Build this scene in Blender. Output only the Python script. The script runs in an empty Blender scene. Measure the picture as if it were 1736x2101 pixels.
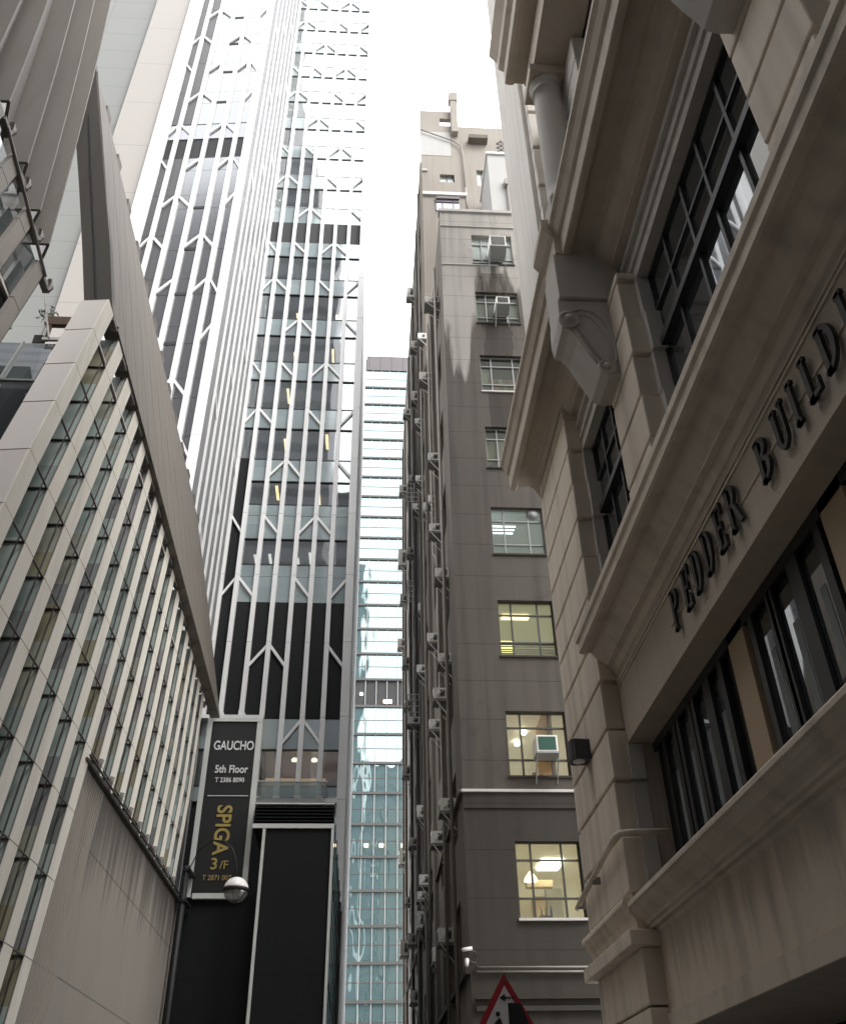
import bpy, bmesh, math, random
from mathutils import Vector, Matrix
random.seed(7)
sc = bpy.context.scene
COL = sc.collection
R = math.radians

# ------------------------------------------------------------------ camera
EYE = 1.6
yaw, pitch, roll = 0.06770485, 0.62868996, -0.01757256
cy_, sy_, cp_, sp_ = math.cos(yaw), math.sin(yaw), math.cos(pitch), math.sin(pitch)
fw = Vector((sy_ * cp_, cy_ * cp_, sp_)); r0 = Vector((cy_, -sy_, 0)); u0 = r0.cross(fw)
rt = r0 * math.cos(roll) + u0 * math.sin(roll); up = rt.cross(fw)
cam = bpy.data.objects.new('camera', bpy.data.cameras.new('camera'))
COL.objects.link(cam); sc.camera = cam
mw = Matrix((( rt.x, up.x, -fw.x, 0), (rt.y, up.y, -fw.y, 0), (rt.z, up.z, -fw.z, EYE), (0, 0, 0, 1)))
cam.matrix_world = mw
cam.data.sensor_fit = 'VERTICAL'; cam.data.sensor_height = 24; cam.data.lens = 1864.0 / 2101 * 24
cam.data.clip_start = 0.05; cam.data.clip_end = 2000

# ------------------------------------------------------------------ world, sun, exposure
w = bpy.data.worlds.new('World'); sc.world = w; w.use_nodes = True
nt = w.node_tree; nt.nodes.clear()
N = nt.nodes.new; L = nt.links.new
out = N('ShaderNodeOutputWorld'); bg = N('ShaderNodeBackground')
sky = N('ShaderNodeTexSky'); sky.sky_type = 'NISHITA'; sky.sun_disc = False
sky.sun_elevation = R(51); sky.sun_rotation = R(140); sky.dust_density = 6; sky.air_density = 1.0
hs = N('ShaderNodeHueSaturation'); hs.inputs['Saturation'].default_value = 0.10
tc = N('ShaderNodeTexCoord'); nz = N('ShaderNodeTexNoise'); nz.inputs['Scale'].default_value = 2.6
nz.inputs['Detail'].default_value = 5
cr = N('ShaderNodeMapRange'); cr.inputs['From Min'].default_value = .35; cr.inputs['From Max'].default_value = .65
cr.inputs['To Min'].default_value = .0; cr.inputs['To Max'].default_value = 1
mx = N('ShaderNodeMix'); mx.data_type = 'RGBA'; mx.inputs['B'].default_value = (14.5, 14.7, 15.2, 1)
mf = N('ShaderNodeMath'); mf.operation = 'MULTIPLY_ADD'; mf.inputs[1].default_value = .25; mf.inputs[2].default_value = .6
L(tc.outputs['Generated'], nz.inputs['Vector']); L(nz.outputs['Fac'], cr.inputs['Value']); L(cr.outputs['Result'], mf.inputs[0])
L(mf.outputs[0], mx.inputs['Factor']); L(sky.outputs[0], hs.inputs['Color']); L(hs.outputs[0], mx.inputs['A'])
L(mx.outputs['Result'], bg.inputs['Color']); bg.inputs['Strength'].default_value = 0.145
L(bg.outputs[0], out.inputs['Surface'])
sun = bpy.data.lights.new('sun', 'SUN'); sun.energy = 1.1; sun.angle = R(25); sun.color = (1, .965, .92)
so = bpy.data.objects.new('sun', sun); COL.objects.link(so)
sd = Vector((.40, -.48, .78)).normalized(); so.rotation_euler = sd.to_track_quat('Z', 'Y').to_euler()
sc.view_settings.view_transform = 'Standard'; sc.view_settings.look = 'None'
sc.view_settings.exposure = 1.1; sc.view_settings.gamma = 1
sc.render.engine = 'CYCLES'; sc.cycles.use_denoising = True
sc.cycles.max_bounces = 8; sc.cycles.diffuse_bounces = 4; sc.cycles.glossy_bounces = 4
sc.cycles.transparent_max_bounces = 8; sc.cycles.caustics_reflective = False; sc.cycles.caustics_refractive = False

# ------------------------------------------------------------------ helpers
class M:
    def __init__(s): s.v = []; s.f = []; s.sm = []
    def add(s, vs, fs, smooth=False):
        o = len(s.v); s.v += [tuple(v) for v in vs]
        for f in fs: s.f.append([o + i for i in f]); s.sm.append(smooth)
        return s
    def box(s, x0, x1, y0, y1, z0, z1):
        x0, x1 = min(x0, x1), max(x0, x1); y0, y1 = min(y0, y1), max(y0, y1); z0, z1 = min(z0, z1), max(z0, z1)
        return s.add([(x, y, z) for z in (z0, z1) for y in (y0, y1) for x in (x0, x1)],
                     [(0, 2, 3, 1), (4, 5, 7, 6), (0, 1, 5, 4), (2, 6, 7, 3), (0, 4, 6, 2), (1, 3, 7, 5)])
    def quad(s, a, b, c, d): return s.add([a, b, c, d], [(0, 1, 2, 3)])
    def prism(s, pts, ax, a, b):
        def P(p, t):
            return {'x': (t, p[0], p[1]), 'y': (p[0], t, p[1]), 'z': (p[0], p[1], t)}[ax]
        n = len(pts)
        return s.add([P(p, a) for p in pts] + [P(p, b) for p in pts],
                     [tuple(range(n)), tuple(range(2 * n - 1, n - 1, -1))] + [(i, (i + 1) % n, n + (i + 1) % n, n + i) for i in range(n)])
    def hexa(s, a, b):   # two quads (lists of 4 points)
        return s.add(list(a) + list(b), [(0, 1, 2, 3), (7, 6, 5, 4)] + [(i, (i + 1) % 4, 4 + (i + 1) % 4, 4 + i) for i in range(4)])
    def tube(s, path, r, n=8):
        path = [Vector(p) for p in path]; rings = []
        for i, p in enumerate(path):
            d = ((path[min(i + 1, len(path) - 1)] - path[max(i - 1, 0)])).normalized()
            a = Vector((0, 0, 1)) if abs(d.z) < .9 else Vector((1, 0, 0))
            u = d.cross(a).normalized(); v = d.cross(u)
            rings.append([p + (u * math.cos(t) + v * math.sin(t)) * r for t in [(k + .5) * 2 * math.pi / n for k in range(n)]])
        fs = [tuple(range(n)), tuple(range(n * (len(path)) - 1, n * (len(path) - 1) - 1, -1))]
        for i in range(len(path) - 1):
            for k in range(n): fs.append((i * n + k, i * n + (k + 1) % n, (i + 1) * n + (k + 1) % n, (i + 1) * n + k))
        return s.add([q for g in rings for q in g], fs, n > 5)
    def lathe(s, prof, c, n=24, ax='z'):
        vs = []; fs = []
        for r_, h in prof:
            for k in range(n):
                t = 2 * math.pi * k / n
                q = (r_ * math.cos(t), r_ * math.sin(t), h)
                if ax == 'y': q = (q[0], q[2], q[1])
                if ax == 'x': q = (q[2], q[0], q[1])
                vs.append((c[0] + q[0], c[1] + q[1], c[2] + q[2]))
        for i in range(len(prof) - 1):
            for k in range(n): fs.append((i * n + k, i * n + (k + 1) % n, (i + 1) * n + (k + 1) % n, (i + 1) * n + k))
        fs.append(tuple(range(n))); fs.append(tuple(range(len(vs) - n, len(vs))))
        return s.add(vs, fs, True)
    def build(s, name, mat, parent=None, bevel=0, local=False):
        me = bpy.data.meshes.new(name)
        off = Vector((0, 0, 0))
        if parent is not None and not local:
            p = parent
            while p.parent: p = p.parent
            off = Vector(p.location)
        me.from_pydata([tuple(Vector(v) - off) for v in s.v], [], s.f)
        for p, k in zip(me.polygons, s.sm): p.use_smooth = k
        bm = bmesh.new(); bm.from_mesh(me); bmesh.ops.recalc_face_normals(bm, faces=bm.faces)
        bm.to_mesh(me); bm.free()
        me.materials.append(mat)
        o = bpy.data.objects.new(name, me); COL.objects.link(o)
        if parent is not None: o.parent = parent
        if bevel:
            b = o.modifiers.new('bevel', 'BEVEL'); b.width = bevel; b.segments = 2; b.limit_method = 'ANGLE'
        return o

def thing(name, label, cat, loc, rz=0, group=None):
    o = bpy.data.objects.new(name, None); COL.objects.link(o); o.empty_display_size = .3
    o.location = loc; o.rotation_euler = (0, 0, rz)
    o['label'] = label; o['category'] = cat
    if group: o['group'] = group
    return o
def copy_thing(src, loc, label):
    c = src.copy(); COL.objects.link(c); c.location = loc; c['label'] = label
    for ch in [k for k in ALLCH[src.name]]:
        d = ch.copy(); COL.objects.link(d); d.parent = c
    return c
ALLCH = {}
def structure(o): o['kind'] = 'structure'; return o

def grid_wall(m, ax, p, u0, u1, v0, v1, holes, depth):
    """sheet at ax=p with rectangular holes (u0,u1,v0,v1) and reveals going to p+depth"""
    us = sorted(set([u0, u1] + [h[0] for h in holes] + [h[1] for h in holes])); vs = sorted(set([v0, v1] + [h[2] for h in holes] + [h[3] for h in holes]))
    P = (lambda u, v, q: (q, u, v)) if ax == 'x' else (lambda u, v, q: (u, q, v))
    for i in range(len(us) - 1):
        for j in range(len(vs) - 1):
            cu = (us[i] + us[i + 1]) / 2; cv = (vs[j] + vs[j + 1]) / 2
            if us[i] < u0 - 1e-6 or us[i + 1] > u1 + 1e-6: continue
            if any(h[0] < cu < h[1] and h[2] < cv < h[3] for h in holes): continue
            m.quad(P(us[i], vs[j], p), P(us[i + 1], vs[j], p), P(us[i + 1], vs[j + 1], p), P(us[i], vs[j + 1], p))
    for a, b, c, d in holes:
        q = p + depth
        for e in (((a, c), (b, c)), ((b, c), (b, d)), ((b, d), (a, d)), ((a, d), (a, c))):
            (ua, va), (ub, vb) = e
            m.quad(P(ua, va, p), P(ub, vb, p), P(ub, vb, q), P(ua, va, q))

# ------------------------------------------------------------------ materials
def base_mat(name):
    m = bpy.data.materials.new(name); m.use_nodes = True
    nt = m.node_tree; b = nt.nodes['Principled BSDF']
    return m, nt, b
def paint(name, col, rough=.6, var=.12, scale=.6, bump=.0, streak=.0, fine=40, joint=0, jw=.014, jv=0, metal=0, spec=.4, patch=None, blot=0, drip=None, damp=None, rnd=0):
    """procedural surface: broad tone variation, fine grain, vertical rain streaks, optional joints every <joint> metres of height"""
    m, nt, b = base_mat(name); N = nt.nodes.new; L = nt.links.new
    b.inputs['Roughness'].default_value = rough; b.inputs['Metallic'].default_value = metal
    b.inputs['Specular IOR Level'].default_value = spec
    tc = N('ShaderNodeTexCoord'); co = tc.outputs['Object']
    n1 = N('ShaderNodeTexNoise'); n1.inputs['Scale'].default_value = scale; n1.inputs['Detail'].default_value = 6; L(co, n1.inputs['Vector'])
    n2 = N('ShaderNodeTexNoise'); n2.inputs['Scale'].default_value = fine; n2.inputs['Detail'].default_value = 3; L(co, n2.inputs['Vector'])
    def math_(op, a, bb):
        q = N('ShaderNodeMath'); q.operation = op
        for i, x in enumerate((a, bb)):
            if isinstance(x, (int, float)): q.inputs[i].default_value = x
            else: L(x, q.inputs[i])
        return q.outputs[0]
    f = math_('MULTIPLY_ADD', n1.outputs['Fac'], 2 * var); nt.nodes[-1].inputs[2].default_value = 1 - var
    g = math_('MULTIPLY_ADD', n2.outputs['Fac'], var * .7); nt.nodes[-1].inputs[2].default_value = 1 - var * .35
    f = math_('MULTIPLY', f, g)
    if rnd:
        oi = N('ShaderNodeObjectInfo'); f = math_('MULTIPLY', f, math_('MULTIPLY_ADD', oi.outputs['Random'], rnd)); nt.nodes[-2].inputs[2].default_value = 1 - rnd / 2
    if streak:
        mp = N('ShaderNodeMapping'); mp.inputs['Scale'].default_value = (3.2, 3.2, .16); L(co, mp.inputs['Vector'])
        n3 = N('ShaderNodeTexNoise'); n3.inputs['Scale'].default_value = 1; n3.inputs['Detail'].default_value = 7; L(mp.outputs[0], n3.inputs['Vector'])
        mr = N('ShaderNodeMapRange'); mr.inputs['From Min'].default_value = .48; mr.inputs['From Max'].default_value = .72
        mr.inputs['To Min'].default_value = 1; mr.inputs['To Max'].default_value = 1 - streak; L(n3.outputs['Fac'], mr.inputs['Value'])
        f = math_('MULTIPLY', f, mr.outputs[0])
    if blot:
        n4 = N('ShaderNodeTexNoise'); n4.inputs['Scale'].default_value = scale * 3.1; n4.inputs['Detail'].default_value = 8; n4.inputs['Roughness'].default_value = .7
        L(co, n4.inputs['Vector'])
        mr = N('ShaderNodeMapRange'); mr.inputs['From Min'].default_value = .58; mr.inputs['From Max'].default_value = .7
        mr.inputs['To Min'].default_value = 1; mr.inputs['To Max'].default_value = 1 - blot; L(n4.outputs['Fac'], mr.inputs['Value'])
        f = math_('MULTIPLY', f, mr.outputs[0])
    sx = N('ShaderNodeSeparateXYZ'); L(co, sx.inputs[0])
    if drip:    # ragged run-off stains below a ledge at height drip[0], up to drip[1] long
        mp = N('ShaderNodeMapping'); mp.inputs['Scale'].default_value = (2.4, 2.4, .05); L(co, mp.inputs['Vector'])
        n6 = N('ShaderNodeTexNoise'); n6.inputs['Scale'].default_value = 1; n6.inputs['Detail'].default_value = 5; n6.inputs['Roughness'].default_value = .65; L(mp.outputs[0], n6.inputs['Vector'])
        dd = math_('DIVIDE', math_('SUBTRACT', drip[0], sx.outputs[2]), drip[1])
        vv = math_('SUBTRACT', math_('MULTIPLY', n6.outputs['Fac'], 2.0), dd)
        mr = N('ShaderNodeMapRange'); mr.inputs['From Min'].default_value = .55; mr.inputs['From Max'].default_value = .95
        mr.inputs['To Min'].default_value = 1; mr.inputs['To Max'].default_value = 1 - drip[2]; L(vv, mr.inputs['Value'])
        f = math_('MULTIPLY', f, mr.outputs[0])
    jh = None
    if joint:
        q = math_('FRACT', math_('DIVIDE', sx.outputs[2], joint), 0)
        jh = math_('LESS_THAN', q, jw / joint)
        f = math_('MULTIPLY', f, math_('SUBTRACT', 1, math_('MULTIPLY', jh, .45)))
    if jv:
        q = math_('FRACT', math_('DIVIDE', math_('ADD', sx.outputs[0], sx.outputs[1]), jv), 0)
        f = math_('MULTIPLY', f, math_('SUBTRACT', 1, math_('MULTIPLY', math_('LESS_THAN', q, jw / jv), .4)))
    mm = N('ShaderNodeMix'); mm.data_type = 'RGBA'; mm.blend_type = 'MULTIPLY'; mm.inputs['Factor'].default_value = 1
    mm.inputs['A'].default_value = (*col, 1); cb = N('ShaderNodeCombineColor')
    for i in range(3): L(f, cb.inputs[i])
    L(cb.outputs[0], mm.inputs['B']); res = mm.outputs['Result']
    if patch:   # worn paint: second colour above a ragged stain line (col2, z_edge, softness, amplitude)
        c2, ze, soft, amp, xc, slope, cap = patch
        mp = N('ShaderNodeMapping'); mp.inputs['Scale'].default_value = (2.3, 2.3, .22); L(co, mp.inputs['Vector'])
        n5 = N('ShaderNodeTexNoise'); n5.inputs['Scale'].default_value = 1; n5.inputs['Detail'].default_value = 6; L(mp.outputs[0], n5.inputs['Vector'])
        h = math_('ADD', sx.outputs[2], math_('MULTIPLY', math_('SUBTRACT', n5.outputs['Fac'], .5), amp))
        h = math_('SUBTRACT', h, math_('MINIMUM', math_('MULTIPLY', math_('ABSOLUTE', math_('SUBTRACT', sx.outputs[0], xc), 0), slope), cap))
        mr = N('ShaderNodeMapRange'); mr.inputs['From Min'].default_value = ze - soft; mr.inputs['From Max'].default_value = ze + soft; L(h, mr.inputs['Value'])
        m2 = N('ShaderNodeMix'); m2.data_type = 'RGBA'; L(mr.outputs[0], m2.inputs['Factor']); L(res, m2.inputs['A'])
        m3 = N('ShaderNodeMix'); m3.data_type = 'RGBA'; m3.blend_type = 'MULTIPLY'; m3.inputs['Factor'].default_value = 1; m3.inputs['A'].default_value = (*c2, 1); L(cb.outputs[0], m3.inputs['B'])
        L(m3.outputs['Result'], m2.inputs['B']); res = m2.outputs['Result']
    if damp:    # dark wet band left by a dripping air conditioner
        mp = N('ShaderNodeMapping'); mp.inputs['Scale'].default_value = (2.5, 2.5, .35); L(co, mp.inputs['Vector'])
        n7 = N('ShaderNodeTexNoise'); n7.inputs['Scale'].default_value = 1; n7.inputs['Detail'].default_value = 4; L(mp.outputs[0], n7.inputs['Vector'])
        dx = math_('ADD', math_('ABSOLUTE', math_('SUBTRACT', sx.outputs[0], damp[0]), 0), math_('MULTIPLY', math_('SUBTRACT', n7.outputs['Fac'], .5), .7))
        a1 = math_('LESS_THAN', dx, damp[1]); a2 = math_('MULTIPLY', math_('GREATER_THAN', sx.outputs[2], damp[2]), math_('LESS_THAN', sx.outputs[2], damp[3]))
        mr = N('ShaderNodeMix'); mr.data_type = 'RGBA'; mr.blend_type = 'MULTIPLY'; L(math_('MULTIPLY', math_('MULTIPLY', a1, a2), .8), mr.inputs['Factor']); L(res, mr.inputs['A']); mr.inputs['B'].default_value = (.42, .39, .36, 1)
        res = mr.outputs['Result']
    L(res, b.inputs['Base Color'])
    if bump:
        bp = N('ShaderNodeBump'); bp.inputs['Strength'].default_value = bump; bp.inputs['Distance'].default_value = .02
        L(n2.outputs['Fac'], bp.inputs['Height']); L(bp.outputs[0], b.inputs['Normal'])
    return m
def glass(name, tint, see=.5, refl=.0, wav=0., wscale=.6, rough=.02, ior=1.6, cell=None, tints=None, off=(0, 0, 0)):
    """window glass: fresnel gloss over a mix of a see-through tint and a dark body"""
    m = bpy.data.materials.new(name); m.use_nodes = True; nt = m.node_tree; nt.nodes.clear(); N = nt.nodes.new; L = nt.links.new
    out = N('ShaderNodeOutputMaterial'); gl = N('ShaderNodeBsdfGlossy'); gl.inputs['Roughness'].default_value = rough
    gl.inputs['Color'].default_value = (.80, .97, .96, 1) if name.startswith('far') else (.95, .98, 1, 1)
    tr = N('ShaderNodeBsdfTransparent'); tr.inputs['Color'].default_value = (.86, .88, .82, 1) if name.startswith('old') else (.8, .88, .86, 1)
    df = N('ShaderNodeBsdfDiffuse'); df.inputs['Color'].default_value = (*tint, 1)
    tc = N('ShaderNodeTexCoord')
    if cell:
        mp = N('ShaderNodeMapping'); mp.inputs['Scale'].default_value = [1 / c for c in cell]; mp.inputs['Location'].default_value = off; L(tc.outputs['Object'], mp.inputs['Vector'])
        fl = N('ShaderNodeVectorMath'); fl.operation = 'FLOOR'; L(mp.outputs[0], fl.inputs[0])
        wn = N('ShaderNodeTexWhiteNoise'); L(fl.outputs[0], wn.inputs['Vector'])
        rp = N('ShaderNodeValToRGB'); rp.color_ramp.interpolation = 'CONSTANT'
        rp.color_ramp.elements[0].color = (*tints[0], 1); rp.color_ramp.elements[1].color = (*tints[-1], 1); rp.color_ramp.elements[1].position = 1 - 1 / len(tints)
        for i, c in enumerate(tints[1:-1]): e = rp.color_ramp.elements.new((i + 1) / len(tints)); e.color = (*c, 1)
        L(wn.outputs['Value'], rp.inputs[0]); L(rp.outputs[0], df.inputs['Color'])
    a = N('ShaderNodeMixShader'); a.inputs[0].default_value = 1 - see; L(tr.outputs[0], a.inputs[1]); L(df.outputs[0], a.inputs[2])
    fr = N('ShaderNodeLayerWeight'); fr.inputs['Blend'].default_value = .5
    f0 = ((ior - 1) / (ior + 1)) ** 2; base_ = f0 + refl * (1 - f0)
    pw_ = N('ShaderNodeMath'); pw_.operation = 'POWER'; pw_.inputs[1].default_value = 4.0; L(fr.outputs['Facing'], pw_.inputs[0])
    ad = N('ShaderNodeMath'); ad.operation = 'MULTIPLY_ADD'; ad.inputs[1].default_value = 1 - base_; ad.inputs[2].default_value = base_; L(pw_.outputs[0], ad.inputs[0])
    mixs = N('ShaderNodeMixShader'); L(ad.outputs[0], mixs.inputs[0]); L(a.outputs[0], mixs.inputs[1]); L(gl.outputs[0], mixs.inputs[2])
    if wav:
        mp = N('ShaderNodeMapping'); mp.inputs['Scale'].default_value = (1, 1, .35); L(tc.outputs['Object'], mp.inputs['Vector'])
        nn = N('ShaderNodeTexNoise'); nn.inputs['Scale'].default_value = wscale; nn.inputs['Detail'].default_value = 1; L(mp.outputs[0], nn.inputs['Vector'])
        bp = N('ShaderNodeBump'); bp.inputs['Strength'].default_value = 1; bp.inputs['Distance'].default_value = wav; L(nn.outputs['Fac'], bp.inputs['Height'])
        L(bp.outputs[0], gl.inputs['Normal']); L(bp.outputs[0], fr.inputs['Normal'])
    L(mixs.outputs[0], out.inputs['Surface'])
    return m
def glow(name, col, s):
    m, nt, b = base_mat(name); b.inputs['Base Color'].default_value = (.6, .6, .6, 1)
    b.inputs['Emission Color'].default_value = (*col, 1); b.inputs['Emission Strength'].default_value = s
    return m

white_metal = paint('white_painted_metal', (.80, .80, .79), .45, .05, .3, streak=.08)
grey_panel = paint('light_grey_panel', (.16, .16, .165), .45, .05, .3, joint=3.865, jw=.03, streak=.06)
black_panel = paint('black_wall_panel', (.0085, .0095, .010), .6, .3, .3, joint=1.93, jw=.02, spec=.18)
dark_panel = paint('dark_grey_panel', (.07, .07, .072), .4, .12, .15, joint=3.865, jw=.035)
slot_black = paint('vent_black', (.03, .03, .03), .7, .1)
stone = paint('painted_stone', (.70, .61, .505), .75, .14, .45, bump=.3, streak=.22, fine=90, blot=.12, rnd=.16)
stone_low = paint('painted_stone_lower', (.72, .62, .505), .75, .14, .45, bump=.3, streak=.18, fine=90, blot=.12, drip=(4.42, 1.5, .32))
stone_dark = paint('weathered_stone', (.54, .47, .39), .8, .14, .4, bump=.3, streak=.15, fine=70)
stone_grey = paint('grey_stucco', (.52, .49, .445), .8, .14, .3, bump=.3, streak=.15, fine=60)
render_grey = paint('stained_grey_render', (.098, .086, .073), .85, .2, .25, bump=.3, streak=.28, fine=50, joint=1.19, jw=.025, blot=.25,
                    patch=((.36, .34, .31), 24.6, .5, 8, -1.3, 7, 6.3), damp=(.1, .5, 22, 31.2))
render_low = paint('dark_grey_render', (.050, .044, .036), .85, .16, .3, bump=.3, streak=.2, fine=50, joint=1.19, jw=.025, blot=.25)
render_side = paint('side_grey_render', (.145, .127, .105), .85, .2, .3, bump=.3, streak=.35, fine=50, blot=.2)
render_beige = paint('beige_render', (.30, .27, .232), .85, .12, .2, bump=.2, streak=.12, fine=50)
render_light = paint('pale_render', (.44, .43, .41), .85, .06, .3, streak=.08)
ledge_white = paint('pale_ledge_paint', (.62, .60, .57), .7, .2, 2)
beige_smooth = paint('smooth_beige_cladding', (.37, .345, .315), .6, .04, .1, joint=5, jw=.03)
greenish = paint('grey_green_cladding', (.22, .225, .21), .6, .06, .1, joint=2.4, jw=.03, jv=3)
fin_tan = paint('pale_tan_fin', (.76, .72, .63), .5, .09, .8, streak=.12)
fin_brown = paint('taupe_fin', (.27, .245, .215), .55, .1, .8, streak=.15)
fin_pink = paint('pale_end_cladding', (.62, .58, .55), .5, .05, .5)
fin_side = paint('grey_fin_bracket', (.19, .175, .16), .6, .12, 1)
slat_mat = paint('taupe_slat', (.165, .15, .132), .65, .1, .5, streak=.15, jv=0)
lean_mat = paint('taupe_metal_wall', (.145, .126, .105), .6, .07, .5, jv=.62, jw=.035, streak=.1)
soffit_dark = paint('dark_taupe_metal', (.06, .053, .045), .6, .12, .8, streak=.2)
fluted = paint('fluted_grey_stone', (.30, .275, .245), .85, .07, .4, bump=.35, fine=60, streak=.0)
dark_metal = paint('dark_window_metal', (.022, .022, .022), .4, .1, 1)
bronze = paint('dark_bronze_metal', (.075, .065, .058), .45, .15, 2)
rail_mat = paint('rail_grey_brown', (.15, .135, .12), .5, .15, 2)
rust = paint('rusty_brown_metal', (.13, .085, .06), .7, .25, 4)
steel_grey = paint('grey_steel_frame', (.30, .31, .30), .5, .12, 3)
steel_dark = paint('dark_steel_frame', (.07, .07, .065), .5, .12, 3)
ac_white = paint('ac_casing', (.88, .86, .80), .6, .12, 4, streak=.25)
ac_dark = paint('ac_grille', (.10, .10, .095), .7, .1, 4)
ac_base = paint('ac_tray', (.20, .195, .18), .8, .2, 4)
pipe_mat = paint('weathered_pipe', (.25, .23, .2), .6, .18, 3)
pipe_pale = paint('pale_pipe', (.62, .60, .57), .5, .1, 3)
road_mat = paint('asphalt', (.05, .05, .05), .9, .2, 2)
pave_mat = paint('grey_paving', (.28, .27, .26), .85, .12, 2, jv=.4)
gold = paint('gold_lettering', (.36, .27, .085), .5, .08, 3)
letter_white = paint('white_lettering', (.62, .62, .62), .5, .03, 3)
sign_black = paint('sign_black', (.010, .010, .010), .55, .15, 1)
frame_white = paint('sign_frame_white', (.55, .555, .53), .5, .06, 1)
red_paint = paint('sign_red', (.42, .02, .03), .5, .1, 5)
sign_face = paint('sign_white_face', (.80, .74, .72), .55, .06, 5)
letter_black = paint('black_letter_metal', (.018, .017, .016), .5, .2, 4)
room_wall = paint('room_wall', (.62, .60, .52), .9, .08, 1)
room_dark = paint('dark_room', (.10, .10, .10), .9, .2, .6)
room_warm = paint('warm_room', (.55, .40, .24), .9, .15, 1)
blue_paint = paint('blue_plastic', (.03, .025, .16), .5, .1)
curtain = paint('cream_curtain', (.55, .52, .44), .9, .25, 6)
orange_box = paint('tan_cardboard', (.45, .27, .13), .9, .15, 3)
tan_panel = paint('tan_pier', (.46, .35, .235), .7, .07, 1)
tower_glass = glass('tower_window_glass', (.07, .085, .095), see=.6, refl=.26, wav=.02, wscale=.5, cell=(.94, 50, 3.865), off=(.53, 0, .3), tints=[(.05, .06, .07), (.09, .11, .12), (.03, .035, .04), (.14, .16, .16), (.07, .085, .09), (.05, .05, .05), (.13, .15, .15), (.06, .075, .085)])
spandrel = glass('grey_green_spandrel', (.27, .33, .33), see=0, refl=.24, rough=.06, wav=.012, cell=(.94, 50, 3.865), off=(.53, 0, .3), tints=[(.27, .33, .33), (.24, .30, .30), (.30, .36, .355), (.26, .31, .32), (.28, .345, .34), (.22, .28, .285), (.27, .325, .33), (.29, .35, .35)])
gloss_panel = glass('glossy_grey_panel', (.075, .072, .075), see=0, refl=.15, rough=.16)
far_glass = glass('far_tower_glass', (.075, .12, .125), see=.0, refl=.24, wav=.04, wscale=.5, rough=.01)
shop_glass = glass('side_glass', (.03, .05, .05), see=.3, refl=.2)
dark_glass = glass('dark_window_glass', (.035, .04, .045), see=.15, refl=.22, wav=.004, wscale=.8)
old_glass = glass('old_window_glass', (.2, .22, .2), see=.85, refl=.03)
frost_glass = glass('frosted_old_glass', (.33, .38, .35), see=.1, refl=.05, rough=.2)
fin_glass = glass('fin_facade_glass', (.2, .25, .24), see=.0, refl=.05, rough=.22, wav=.003, ior=1.45, cell=(50, .97, 1.2),
                  tints=[(.34, .41, .38), (.39, .46, .43), (.27, .33, .31), (.36, .37, .31), (.24, .25, .255), (.38, .45, .42), (.32, .31, .315), (.20, .225, .215), (.31, .29, .19), (.40, .47, .44)])
globe_glass = glass('globe_glass', (.25, .23, .2), see=.55, refl=.1)
lamp_white = paint('lamp_white', (.8, .77, .74), .3, .03)
side_pane = glass('side_window_pane', (.03, .032, .03), see=0, refl=.06)
rail_glass = glass('balcony_glass', (.3, .34, .33), see=.6, refl=.06)
e_warm = glow('warm_lamp', (1, .62, .28), 2.2); e_white = glow('white_lamp', (1, .93, .7), 9); e_yellow = glow('yellow_lamp', (1, .9, .3), 1.5)
e_blue = glow('blue_white_tube', (.75, .85, 1), 2.5); e_soft = glow('soft_warm_lamp', (1, .8, .5), 2.2); e_office = glow('office_tube', (1, .75, .45), 1.6)
e_dim = glow('dim_cool_lamp', (1, 1, .9), .8); e_ceil = glow('cool_lamp', (1, 1, .95), 3)

# ------------------------------------------------------------------ ground
structure(M().quad((-600, -600, 0), (600, -600, 0), (600, 600, 0), (-600, 600, 0)).build('ground', pave_mat))
structure(M().box(-3.2, 2.2, -60, 110, .001, .004).build('road', road_mat))
for nm, x0, x1 in (('pavement', -5.1, -3.2), ('pavement', 2.2, 4.3)):
    structure(M().box(x0, x1, -60, 23.9 if x0 > 0 else 26, .002, .13).build(nm, pave_mat, bevel=.02))

# ------------------------------------------------------------------ white tower, wing facing the street (R)
FLOOR = 3.865; J0 = 13.28 + EYE
def zj(k): return J0 + FLOOR * k
TOPK = 24
def chevron(m, xa, xb, z, y0, y1, wd=.15, drop=1.15):
    """diagonal from the fin at xa (high end, z) down to the fin at xb"""
    s_ = 1 if xb > xa else -1
    a = (xa + s_ * .05, z); b = (xb - s_ * .05, z - drop)
    m.prism([a, (a[0], a[1] - wd * 1.5), (b[0], b[1] - wd * 1.5), b], 'y', y0, y1)
tr = thing('office_tower', 'glazed high-rise with white fins and chevrons, lit office floors, beside the pale glass tower', 'tower', (-4.3, 40, 0))
Y = 40.0
fx = [q * Y for q in (-.1905, -.171, -.1468, -.1232, -.0998, -.0765, -.0530)]
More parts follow.
